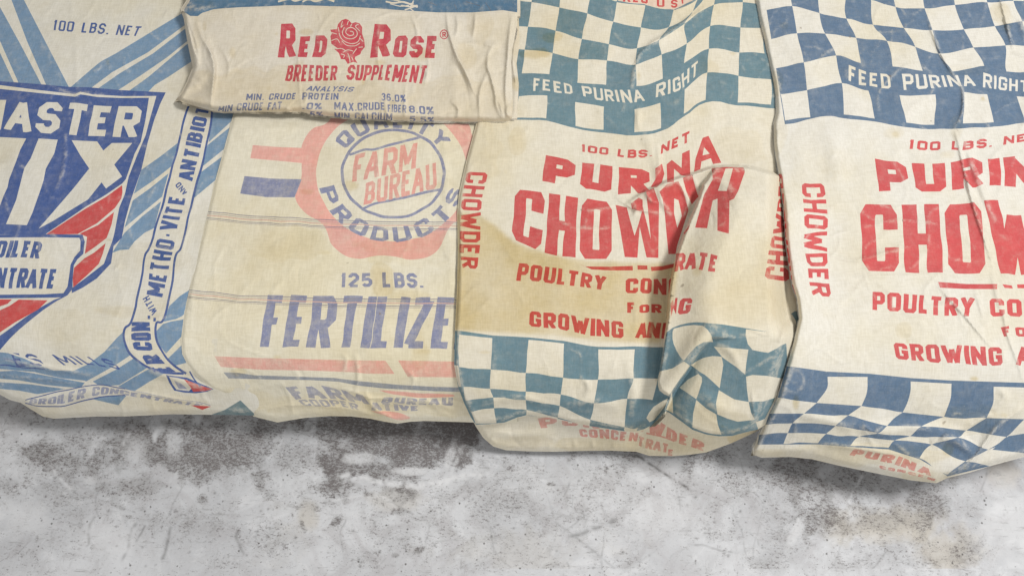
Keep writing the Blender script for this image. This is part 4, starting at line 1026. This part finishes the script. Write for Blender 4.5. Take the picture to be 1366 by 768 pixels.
    P.part('l', 'maker_lettering')
    P.text('PUR', [(722, 571), (757, 567.5), (800, 572)], [(718, 557), (756, 554), (800, 560)], 'redfade', sx=.34, sy=.22, gap=.3)
    P.text('CHOWDER', [(806, 566), (860, 576), (900, 589), (938, 601)], [(806, 550), (866, 558), (905, 576), (940, 590)], 'redfade', sx=.4, sy=.2, gap=.2)
    P.part('m', 'description_lettering')
    P.text('CONCEN', [(774, 582), (812, 585), (850, 588)], [(772, 572), (812, 573), (852, 577)], 'redfade', sx=.36, sy=.24, gap=.22)
    P.text('TRAT', [(850, 592), (862, 598), (892, 604)], [(852, 580), (862, 584), (893, 593)], 'redfade', sx=.36, sy=.22, gap=.2)
    P.text('E', [(891, 607), (899, 608)], [(892, 599), (900, 600)], 'redfade', sx=.36, sy=.24)
    P.line([(862, 577), (880, 582), (894, 586)], 2.0, 'redfade')
    roll(P.H, phem, 7, 6)
    for a in [([(850, 575), (857, 590), (866, 606)], 4, 4, 'step'), ([(640, 572), (690, 580), (740, 575)], 6, 3, 'ridge'), ([(900, 560), (930, 575), (990, 580)], 6, 3, 'ridge'), ([(790, 585), (792, 600)], 3, 2, 'ridge'), ([(818, 588), (820, 601)], 3, 2, 'ridge'), ([(766, 585), (768, 601)], 3, 1.5, 'ridge')]:
        crease(P.H, *a)
    for x, y, rx, ry, a in [(800, 592, 70, 10, .6), (880, 590, 60, 16, .3), (700, 590, 40, 8, .3), (990, 582, 20, 10, .8)]:
        P.blob(x, y, rx, ry, a, seed=int(x))
    P.build(root, 'back_panel', I4, seed=54)
sack_checker_folded()

# ================================================================== checkered sack at the right
def sack_checker_flat():
    root = thing('checkered_sack', 'checkered CHOWDER sack with darker slate blue squares, lying smoother at far right', 'sack', 1220, 330, 'printed cotton feed sacks')
    left = [(1003, -100), (1005, -40), (1008, 0), (1011.5, 22), (1020, 55), (1029, 95), (1032, 110), (1034, 129), (1035, 150), (1031.5, 164), (1032, 190), (1034, 208), (1038.5, 232), (1045, 272), (1048, 319), (1052, 351), (1057, 380), (1063, 398), (1066, 424), (1058, 459), (1050, 487), (1037.5, 530), (1027, 551), (1013, 579), (1004.5, 598), (1004, 606)]
    hem = [(1004, 606), (1016, 610), (1053.6, 609), (1083, 612), (1120.6, 621), (1171.5, 631.5), (1214, 640), (1249, 644), (1264, 637), (1293, 630), (1321.5, 621), (1366, 609), (1440, 590)]
    S = Sheet(left + hem[1:] + [(1500, 560), (1500, -100)], 33)
    f = lambda *a: [(1026 + x / 4.018, y / 4.018) for x, y in a]
    B = 'blue'
    S.part('band', 'checker_band')
    z = f((-70, -280), (-62, -170), (-60, -60), (-55, 68), (-20, 222), (8, 372), (62, 505), (85, 645))
    a = f((100, -330), (102, -215), (106, -95), (120, 35), (150, 180), (185, 335), (203, 483), (218, 628))
    b = f((255, -290), (258, -175), (262, -60), (268, 70), (300, 186), (360, 297), (390, 447), (400, 615))
    c = f((415, -250), (414, -140), (413, -30), (412, 105), (470, 203), (495, 340), (530, 490), (565, 635))
    d = f((530, -230), (538, -115), (545, 0), (557, 133), (628, 218), (665, 358), (700, 509), (738, 656))
    e = f((650, -200), (660, -82), (675, 38), (725, 151), (783, 252), (822, 380), (888, 507), (888, 668))
    ff = f((800, -190), (818, -75), (835, 45), (875, 165), (910, 290), (985, 385), (1042, 495), (1038, 662))
    g = f((965, -210), (980, -90), (1000, 30), (1043, 158), (1095, 258), (1155, 352), (1170, 510), (1205, 656))
    h = f((1135, -225), (1150, -105), (1170, 15), (1210, 140), (1262, 243), (1272, 385), (1328, 515), (1370, 640))
    i = f((1270, -240), (1285, -115), (1308, 5), (1355, 120), (1400, 250), (1425, 388), (1480, 520), (1530, 640))
    j = f((1430, -240), (1445, -115), (1470, 5), (1515, 120), (1560, 250), (1580, 388), (1640, 520), (1690, 640))
    k = f((1590, -240), (1605, -115), (1630, 5), (1675, 120), (1720, 250), (1740, 388), (1800, 520), (1850, 640))
    cols = [z, a, b, c, d, e, ff, g, h, i, j, k]
    grid = np.array(cols, float).transpose(1, 0, 2)
    bot = f((85, 665), (150, 658), (215, 637), (330, 622), (400, 634), (565, 652), (735, 681), (890, 691), (980, 693), (1100, 682), (1205, 680), (1366, 660), (1520, 662), (1900, 670))
    S.poly(list(catmull([tuple(q) for q in grid[0]], 4)) + list(catmull(bot, 4))[::-1], B)
    S.cells(grid, lambda r, q: ('cloth' if q in (1, 9) else None) if r == 5 else (('cloth' if q % 2 == 0 else None) if r in (4, 6) else ('cloth' if (q + r) % 2 == 0 else None)))
    S.part('slogan', 'slogan_lettering')
    S.text('FEED', [(1132, 107), (1145.5, 113), (1165, 116), (1188, 118)], [(1133, 87), (1155, 95.5), (1185, 99.5)][:2] + [(1170, 98), (1187, 99.5)], 'cloth', sx=.24, sy=.17, gap=.24)
    S.text('PURINA', [(1206, 119.5), (1232.6, 119), (1265, 116), (1302, 114.5)], [(1203, 99), (1220, 99.5), (1265, 101), (1297, 99.5)], 'cloth', sx=.24, sy=.17, gap=.24)
    S.text('RIGHT', [(1312, 117.5), (1344.6, 121), (1372, 122)], [(1312, 96), (1344.6, 104.5), (1372, 108)], 'cloth', sx=.24, sy=.17, gap=.24)
    S.part('weight', 'weight_lettering')
    S.text('100 LBS. NET', [(1212, 200), (1257.5, 200.6), (1285, 200), (1320, 197), (1366, 189), (1386, 184)], [(1213, 187), (1257.5, 188.6), (1285, 188), (1315, 185), (1366, 178.7), (1386, 173)], 'red', sx=.25, sy=.24, gap=.26)
    S.part('maker', 'maker_lettering')
    S.text('PURINA', [(1172, 255), (1205, 255.5), (1237, 256), (1275, 254), (1322, 248), (1366, 250), (1440, 248)], [(1167, 212), (1215, 218), (1262, 217), (1295, 211), (1325, 211), (1366, 207), (1440, 205)], 'red', sx=.34, sy=.26, gap=.20)
    S.part('product', 'product_lettering')
    S.text('CHOWDER', [(1151, 360), (1175, 362), (1226, 364), (1285, 365), (1330, 365), (1380, 366), (1560, 366)], [(1147, 273), (1190, 273), (1245, 273), (1287, 272), (1325, 267), (1366, 267), (1550, 267)], 'red', sx=.35, sy=.145, gap=.14)
    S.part('rule', 'rule_line')
    S.poly([(1251, 376.5), (1290, 378), (1331, 378.5), (1331, 385), (1290, 384.5), (1254, 383.5)], 'red'); S.poly([(1337, 378.5), (1349.6, 380), (1351.5, 384.5), (1340, 383.5)], 'red'); S.poly([(1357, 379), (1430, 380), (1430, 386), (1358, 384.5)], 'red')
    S.part('words', 'description_lettering')
    S.text('POULTRY', [(1164, 413), (1205, 416), (1255, 419.6), (1297, 422)], [(1164, 389), (1205, 392), (1255, 395), (1300, 397)], 'red', sx=.33, sy=.2, gap=.18)
    S.text('CONCEN', [(1321, 422), (1370, 423), (1455, 425)], [(1320, 398), (1370, 399), (1455, 401)], 'red', sx=.33, sy=.2, gap=.18)
    S.text('F', [(1339, 449.5), (1350, 449)], [(1335, 437), (1349, 436)], 'red', sx=.32, sy=.26)
    S.text('OR', [(1356, 448.5), (1386, 449)], [(1354, 436.5), (1386, 437)], 'red', sx=.32, sy=.26, gap=.2)
    S.text('GROWING', [(1195, 479), (1232.6, 482), (1287, 486), (1338, 487)], [(1191.5, 456), (1232.6, 459.4), (1287, 461), (1336, 463)], 'red', sx=.33, sy=.2, gap=.18)
    S.text('AND', [(1356, 487), (1410, 489)], [(1357, 461), (1412, 463)], 'red', sx=.34, sy=.2, gap=.18)
    S.part('side', 'side_lettering')
    S.text('CHOWDER', [(1070, 244), (1071, 269.5), (1073, 299), (1072, 324), (1077, 355), (1083, 394)], [(1100, 246), (1102, 269.5), (1104, 302), (1103, 334), (1105.6, 362), (1108, 396)], 'red', sx=.26, sy=.19, gap=.18)
    S.part('side2', 'side_lettering')
    S.text('CHOWDER', [(1049, 400), (1047, 360), (1043, 320), (1038, 280), (1034, 232)], [(1071, 398), (1056, 350), (1047.5, 310), (1046.5, 280), (1045, 232)][:0] or [(1062, 396), (1054, 350), (1050, 310), (1047, 280), (1044, 232)], 'red', sx=.3, sy=.2, gap=.2)
    S.part('lowband', 'checker_band')
    q = lambda *a: [(1000 + x / 3.732, 460 + y / 3.732) for x, y in a]
    r0 = q((145, 118), (388, 155), (588, 162), (800, 180), (1005, 195), (1215, 208), (1420, 214), (1640, 220))
    rm = q((150, 200), (384, 210), (587, 220), (798, 245), (1003, 262), (1212, 285), (1415, 290), (1640, 300))
    r1 = q((140, 262), (335, 287), (555, 300), (762, 335), (967, 358), (1180, 365), (1366, 372), (1600, 380))
    r2 = q((103, 342), (270, 342), (490, 350), (685, 402), (855, 403), (1080, 425), (1280, 455), (1500, 450))
    r3 = q((75, 395), (215, 390), (425, 397), (640, 440), (800, 455), (1040, 462), (1190, 520), (1400, 530))
    r4 = q((48, 445), (190, 437), (375, 440), (545, 455), (720, 475), (905, 492), (1075, 580), (1366, 560))
    r5 = q((30, 490), (165, 490), (340, 487), (500, 500), (690, 510), (845, 560), (985, 640), (1200, 600))
    S.poly([(1049, 488), (1060, 489.5), (1103, 495), (1161, 499), (1215, 504), (1268, 508), (1366, 510.4), (1500, 512), (1500, 600), (1440, 590), (1366, 608), (1321, 621), (1264, 634), (1250, 625), (1227, 612), (1185, 599), (1134, 595.5), (1091, 592), (1044, 592), (1010, 592), (1013, 579), (1027, 551), (1037, 530)], B)
    gr = np.array([r0, r1, r2, r3, r4, r5], float)
    # top row by hand: its sides bend where the cloth turns over the edge
    for ci in (1, 3, 5):
        L_ = catmull([r0[ci], rm[ci], r1[ci]], 6); R_ = catmull([r0[ci + 1], rm[ci + 1], r1[ci + 1]], 6)
        S.poly(list(L_) + list(R_)[::-1], 'cloth')
    S.cells(gr[1:], lambda r, c: 'cloth' if (r + c) % 2 == 0 else None)
    S.poly(q((1075, 582), (1190, 520), (1240, 500), (1366, 540), (1300, 575), (1200, 602), (1120, 585)), 'cloth')
    S.poly(q((1210, 520), (1290, 450), (1366, 442), (1500, 440), (1500, 530), (1366, 535)), B)
    S.part('hem', 'maker_lettering')
    S.text('PURINA', [(1132.6, 606), (1160, 611), (1187.6, 617.5), (1215, 626), (1241, 634.5)], [(1139, 598), (1166, 602), (1193, 607.5), (1220, 616), (1243, 625)], 'redfade', sx=.38, sy=.26, gap=.22)
    S.part('hem2', 'description_lettering')
    S.text('CONCEN', [(1172, 624), (1205, 630), (1228, 636), (1246, 641)], [(1172, 619.5), (1205, 626), (1230, 632.5), (1248, 637.5)], 'redfade', sx=.42, sy=.34, gap=.3)
    S.part('cloth', None)
    H = S.H
    H += .045 * sstep(530, 640, GY) * np.exp(-((GX - 1240) / 130) ** 2)      # the corner flares out
    # the neighbour's fold pushes this edge up
    dE, _, _ = polydist(left, GX, GY)
    H += .020 * np.exp(-(dE / 34) ** 2) * sstep(200, 280, GY) * sstep(590, 500, GY)
    roll(H, left, 6, 13); roll(H, hem, 9, 9)
    for a_ in [([(1236, 20), (1244, 45), (1255, 72), (1271, 99), (1281, 112)], 5, 5, 'step', 2.0), ([(1281, 108), (1285, 130), (1282, 155), (1272, 172)], 4, 5, 'step', 2.0), ([(1332, -10), (1340, 22), (1346, 46), (1352, 68)], 5, 6, 'step', 2.0), ([(1350, 70), (1368, 76), (1390, 74)], 4, 3, 'step'), ([(1340, 5), (1362, 30), (1370, 60)], 6, 4, 'ridge'),
              ([(1271, 160), (1279, 195), (1288, 235), (1300, 280), (1318, 335), (1326, 360)], 5, 5.5, 'step', 2.0), ([(1281, 170), (1296, 215), (1312, 258), (1330, 300)], 5, 4, 'ridge'), ([(1250, 380), (1272, 405), (1290, 425), (1326, 468)], 4, 4.5, 'step', 2.0), ([(1300, 385), (1308, 410), (1312, 430)], 3, 2, 'ridge'),
              ([(1106, 316), (1122, 311), (1136, 308)], 3.0, 2.2, 'step'), ([(1106, 339), (1125, 346), (1145, 347), (1185, 337), (1216, 329)], 3.0, 3.6, 'step', 2.0), ([(1110, 366), (1150, 369), (1200, 368), (1248, 367)], 2.6, 2.4, 'step'), ([(1110, 374), (1140, 382), (1162, 394)], 2.6, 1.8, 'step'),
              ([(1150, 303), (1172, 299), (1200, 294), (1260, 300)], 3, 2.0, 'step'), ([(1338, 400), (1342, 440), (1356, 480), (1366, 512)], 4, 3, 'step'), ([(1322, 360), (1332, 400), (1342, 430)], 4, 2.5, 'ridge'), ([(1060, 175), (1070, 220), (1090, 270)], 12, 3, 'ridge'), ([(1105, 160), (1116, 215), (1120, 275)], 12, 3.5, 'ridge'),
              ([(1038, 172), (1037, 195), (1042, 208)], 1.6, 2.5, 'step'), ([(1010, 30), (1024, 80), (1040, 130)], 6, 3, 'ridge'), ([(1050, 40), (1075, 90), (1100, 150)], 16, 4, 'ridge'), ([(1065, 60), (1120, 70), (1180, 100)], 14, 3, 'ridge'),
              ([(1120, 560), (1170, 575), (1220, 570), (1290, 580)], 9, 5, 'ridge'), ([(1150, 565), (1165, 575), (1180, 566)], 4, 3, 'step'), ([(1060, 552), (1110, 562), (1140, 575)], 6, 3, 'ridge'), ([(1240, 590), (1270, 585), (1300, 605)], 7, 6, 'ridge'), ([(1264, 640), (1300, 610), (1330, 570), (1370, 540)], 9, 9, 'step', 4),
              ([(1280, 575), (1310, 558), (1326, 552)], 4, 4, 'step'), ([(1090, 590), (1140, 597), (1200, 606)], 4, 3, 'ridge'), ([(1040, 600), (1090, 598)], 4, 2, 'ridge'), ([(1330, 515), (1340, 530), (1322, 548)], 5, 3, 'ridge'), ([(1380, 60), (1370, 180), (1380, 300)], 10, 3, 'ridge')]:
        crease(H, *a_)
    for x, y, rx, ry, a_ in [(1194, 179, 7, 5, .9), (1190, 176, 14, 8, .4), (1311, 132, 3, 3, .9), (1086, 215, 28, 60, .12), (1205, 440, 12, 12, .4), (1300, 560, 40, 20, .35), (1150, 605, 120, 14, .42), (1240, 636, 40, 8, .4), (1030, 604, 30, 6, .6), (1335, 15, 14, 14, .6), (1342, 30, 10, 12, .4), (1275, 170, 8, 20, .35), (1285, 95, 30, 8, .2), (1035, 110, 10, 16, .5), (1300, 505, 6, 3, .9), (1040, 180, 10, 30, .3)]:
        S.blob(x, y, rx, ry, a_, seed=int(x))
    S.build(root, 'front_panel', I5, seed=66, wrinkle=1.15, spacing=2.2)
sack_checker_flat()

# ================================================================== folded sack on top
def sack_rose():
    root = thing('folded_sack', 'greyish folded sack with red rose emblem and blue header, lying on the other sacks', 'sack', 460, 90, 'printed cotton feed sacks')
    # layers folded underneath
    U = Sheet([(262, 20), (692, 20), (693, 60), (689, 85), (692, 112), (691, 140), (690, 158), (660, 160), (500, 152), (330, 140), (300, 135)], 26)
    rgt = [(692, 20), (693, 60), (689, 85), (692, 112), (691, 140), (690, 158)]
    roll(U.H, rgt, 5, 5)
    for a in [([(690, 40), (684, 80), (690, 118)], 2, 3, 'step'), ([(687, 100), (689, 112)], 2, 2, 'ridge')]: crease(U.H, *a)
    U.blob(690, 112, 8, 10, .8); U.blob(688, 50, 8, 30, .4)
    U.build(root, 'under_layer', I2, seed=77)
    # blue header
    fold = [(241, 14), (254, 15.5), (267, 16), (280, 13.5), (292, 12), (322, 10), (354, 9), (380, 7.5), (404, 7.5), (454, 9), (500, 11.5), (541, 14.5), (585, 17), (629, 17), (650, 15.5), (671, 14), (684, 16), (692, 16)]
    hl = [(256, -60), (249, 0), (241, 13)]
    A = Sheet([(256, -100), (249, 0), (241, 13)] + [(x, y + 6) for x, y in fold[1:-1]] + [(694, 22), (694, 0), (700, -100)], 38)
    A.part('hd', 'header_print')
    A.poly([(264, -100), (254, 0), (246, 12), (246, 30), (690, 30), (690, -100)], 'blue')
    A.part('script', 'script_lettering')
    for p, w in [([(372, 2), (386, -1), (394, 1.5), (410, -2), (420, 2), (434, -1), (446, 2)], 2.6), ([(404, 3), (412, 0), (424, 2)], 2.0), ([(514, 3), (526, 5), (540, 3.5), (557, 9)], 2.2), ([(510, -1), (526, 1), (545, 5), (552, 4)], 1.6), ([(535, 8), (548, 8.5), (556, 7), (546, 11), (540, 13)], 1.6), ([(552, 1), (548, 10), (552, 14)], 1.3), ([(520, 6), (534, 9), (546, 7)], 1.2)]:
        A.line(p, w, 'cloth')
    for p in [[(606, 6), (609, 14)], [(648, 4), (653, 12), (654, 15)], [(570, 3), (582, 8)], [(621, 3), (640, 9)]]: A.line(p, .9, 'dark')
    roll(A.H, hl, 7, 9)
    crease(A.H, [(250, 2), (262, 12), (290, 8)], 5, 3)
    A.build(root, 'header_panel', I2, seed=78)
    # front fold
    lft = [(241, 14), (245, 25), (248, 45), (251, 62), (257, 90), (250, 108), (243, 122), (235, 133.5)]
    bottom = [(235, 133.5), (251, 139), (268, 144), (281, 147.5), (300, 149), (327, 149.3), (359, 150), (402, 149.5), (414, 153), (440, 155.5), (479, 158), (530, 161), (570, 162), (630, 163), (676, 163.5), (683, 162)]
    rg = [(683, 162), (687, 140), (687, 110), (684, 80), (686, 50), (690, 30), (692, 17)]
    S = Sheet(fold[:-1] + [(691, 17)] + [(689, 38), (683.5, 66), (682, 84), (683, 110), (684, 140), (683, 162)] + bottom[::-1][1:] + lft[::-1][1:-1], 41)
    S.part('maker', 'maker_lettering')
    R = 'red'
    S.text('R', [(371, 77), (395, 76.5)], [(375, 32), (394, 32)], R, sx=.34, sy=.19)
    S.text('ED', [(397, 77), (434, 77)], [(401, 48), (438, 48)], R, sx=.36, sy=.22, gap=.2)
    S.text('R', [(494, 77), (520, 76)], [(499, 32), (521, 33)], R, sx=.34, sy=.19)
    S.text('OSE', [(523, 77), (583, 77.5)], [(527, 48), (586, 48)], R, sx=.36, sy=.22, gap=.2)
    th = np.linspace(0, 2 * np.pi, 24, endpoint=False)
    for r_, k in ((6.0, R), (4.7, 'cloth')): S.poly(np.stack([592.5 + r_ * np.cos(th), 46.3 + r_ * 1.05 * np.sin(th)], -1), k)
    S.text('R', [(590, 49.5), (595.2, 49.5)], [(590, 43), (595.2, 43)], R, sx=.28, sy=.2)
    S.part('rose', 'rose_emblem')
    cv = lambda pts: [(230 + x / 4.018, y / 4.018) for x, y in pts]
    S.poly(cv([(848, 165), (884, 160), (888, 135), (905, 116), (928, 108), (945, 115), (965, 132), (985, 124), (1005, 130), (1018, 150), (1016, 180), (1028, 215), (1031, 250), (1010, 275), (1005, 292), (978, 308), (976, 318), (990, 340), (968, 334), (940, 345), (925, 320), (905, 318), (890, 285), (866, 264), (880, 258), (852, 238), (850, 200), (858, 185)]), R)
    for p in [[(895, 180), (905, 208), (930, 228), (965, 236), (995, 222), (1008, 192)], [(908, 222), (935, 246), (975, 248), (1004, 230)], [(925, 150), (913, 178), (925, 202), (958, 210), (988, 194), (990, 168), (966, 152), (940, 158), (932, 178), (950, 192), (972, 186), (970, 172), (955, 170)],
              [(890, 150), (896, 175)], [(912, 120), (906, 150), (918, 140)], [(945, 120), (940, 140)], [(965, 134), (958, 148)], [(1000, 134), (985, 146), (1006, 168)], [(856, 180), (884, 188)], [(854, 222), (884, 214), (896, 232)], [(872, 262), (905, 262), (928, 276)], [(915, 282), (940, 272), (968, 278)], [(940, 290), (948, 310), (952, 338)],
              [(985, 262), (966, 292)], [(1020, 250), (996, 254)], [(902, 290), (922, 298), (918, 312)], [(960, 310), (968, 328)], [(1004, 205), (1022, 222)]]:
        S.line(cv(p), .95, 'cloth')
    S.part('product', 'product_lettering')
    S.text('BREEDER', [(380.6, 107), (402, 109), (425, 108.5), (449, 107.5)], [(383.5, 87.6), (410, 87.3), (451.5, 87.6)], R, sx=.34, sy=.17, gap=.14)
    S.text('SUPPLEMENT', [(461.5, 107), (487, 107.5), (511, 108), (545, 110.5), (565.4, 112)], [(465, 87), (490, 87), (516, 87), (545, 87.5), (571.6, 88)], R, sx=.34, sy=.17, gap=.14)
    S.part('analysis', 'analysis_lettering')
    K = 'ink'
    S.text('ANALYSIS', [(408, 122), (440, 122.5), (469, 123)], [(411.7, 115), (440, 115.3), (473, 116)], K, sx=.24, sy=.2, gap=.25)
    S.text('MIN. CRUDE', [(328, 134.8), (360, 133.6), (394, 132.3)], [(329, 126.4), (360, 125.2), (396, 124)], K, sx=.28, sy=.2, gap=.22)
    S.text('PROTEIN', [(403, 133), (425, 133.5), (451.5, 134)], [(404, 124.4), (425, 124.7), (452, 125)], K, sx=.28, sy=.2, gap=.22)
    S.text('36.0%', [(508, 135.2), (541, 135.8)], [(509, 125.4), (541, 126)], K, sx=.28, sy=.19, gap=.25)
    S.text('MIN CRUDE FAT', [(291, 148.5), (320, 147.8), (349.5, 147.3), (375.6, 146.3)], [(292, 142), (317, 139), (345, 137.5), (377, 136)], K, sx=.28, sy=.19, gap=.22)
    S.text('.0%', [(403, 146), (430, 146.5)], [(405, 137), (430.5, 138)], K, sx=.28, sy=.18, gap=.22)
    S.text('MAX.CRUDE', [(446, 147.6), (476, 148.6), (513, 147.3)], [(446, 137.4), (480, 137.4), (513, 137.6)], K, sx=.28, sy=.18, gap=.2)
    S.text('FIBER', [(516.4, 149.3), (528, 150), (541.5, 151)], [(516.4, 140), (528, 139.5), (542, 140)], K, sx=.28, sy=.18, gap=.2)
    S.text('8.0%', [(545, 151), (579, 152.8)], [(545, 141), (579, 143)], K, sx=.28, sy=.18, gap=.22)
    S.text('MIN CALCIUM', [(447, 160.5), (485, 161), (523, 161)], [(446, 151.2), (485, 151), (523, 151)], K, sx=.28, sy=.18, gap=.22)
    S.text('5.5%', [(545, 163), (579, 164.4)], [(546, 155), (580, 156)], K, sx=.28, sy=.18, gap=.22)
    S.text('.5%', [(409, 157), (431, 157)], [(410, 149), (431, 149.4)], K, sx=.28, sy=.18, gap=.22)
    S.part('cloth', None)
    H = S.H
    roll(H, bottom, 10, 18); roll(H, lft, 6, 18); roll(H, rg, 5, 7); roll(H, fold, 2.5, 2.2)
    for a in [([(281, 149), (283.5, 120), (286, 96), (283, 75), (270, 50), (262, 28)], 7, 7, 'step', 1.8), ([(261, 88), (264, 82), (257, 60), (246, 20)], 4, 4, 'step', 1.2), ([(250, 24), (262, 60), (266, 90)], 3, 3, 'step'), ([(272, 40), (282, 72), (276, 80)], 3, 2, 'ridge'), ([(291, 62), (301, 75), (305, 90), (302, 108)], 4, 1.8, 'step'),
              ([(240, 132), (262, 120), (285, 118)], 10, -4, 'ridge'), ([(258, 95), (268, 108), (250, 118)], 6, 2.0, 'ridge'),
              ([(595, 15), (598, 40), (603, 58), (610, 77), (620, 94), (633, 127)], 4, 4.5, 'step', 1.8), ([(608, 18), (610, 36), (606, 52)], 4, 2.5, 'step'), ([(632, 128), (622, 98), (610, 80), (606, 66)], 5, 3, 'ridge'),
              ([(660, 58), (652, 70), (650, 88), (655, 104), (660, 124), (662, 142), (671, 162)], 4, 4.5, 'step', 1.8), ([(651, 95), (643, 112), (639, 130), (640, 160)], 4, 3.2, 'step', 1.8), ([(634, 16), (633, 34), (630, 52)], 4, 3, 'step'), ([(661, 128), (667, 140), (672, 160)], 3, 3, 'step'),
              ([(683, 18), (679, 48), (677, 76), (674, 120), (677, 160)], 5, 5, 'step', 1.8), ([(680, 140), (676, 150), (684, 158)], 3, 3, 'ridge'), ([(608, 20), (606, 150)], 9, 1.5, 'ridge'), ([(645, 60), (668, 60)], 4, 1.5, 'ridge'), ([(606, 60), (640, 58), (668, 66)], 3, 1.6, 'step'),
              ([(397, 60), (399, 110), (403, 150)], 1.8, 1.6, 'step'), ([(404, 118), (408, 130), (405, 140)], 2, 2, 'ridge'), ([(517, 130), (514, 140), (518, 160)], 1.8, 2.0, 'step'), ([(541, 110), (540, 135), (540, 163)], 1.8, 1.8, 'step'), ([(571, 70), (571, 90), (566, 118)], 1.8, 1.6, 'step'), ([(548, 20), (556, 40), (556, 60)], 2, 1.4, 'ridge'),
              ([(505, 26), (504, 80), (512, 100), (516, 120)], 2.2, 1.3, 'step'), ([(552, 76), (570, 100), (556, 112)], 3, 1.2, 'ridge'), ([(600, 135), (611, 145), (608, 163)], 3, 2.5, 'step'), ([(380, 145), (390, 150)], 3, 2, 'ridge'), ([(498, 26), (520, 18), (545, 17)], 2, 1.2, 'ridge'), ([(425, 20), (428, 28)], 2, 1, 'ridge')]:
        crease(H, a[0], a[1], a[2] * 1.5, *a[3:])
    for x, y, rx, ry, a in [(359, 118, 6, 4, .7), (341, 116, 4, 3, .6), (385, 115, 4, 3, .6), (270, 105, 14, 10, .4), (350, 125, 130, 34, .5), (600, 130, 60, 30, .35), (470, 128, 60, 16, .3), (310, 70, 4, 8, .5), (640, 35, 18, 24, .35), (625, 75, 14, 18, .35), (690, 140, 10, 20, .4), (500, 150, 160, 12, .3), (260, 130, 24, 14, .35), (655, 140, 26, 20, .25), (580, 140, 40, 16, .2), (262, 44, 6, 20, .3)]:
        S.blob(x, y, rx, ry, a, seed=int(x + y))
    S.build(root, 'front_panel', I2, seed=79, spacing=1.9, wrinkle=1.15)
sack_rose()
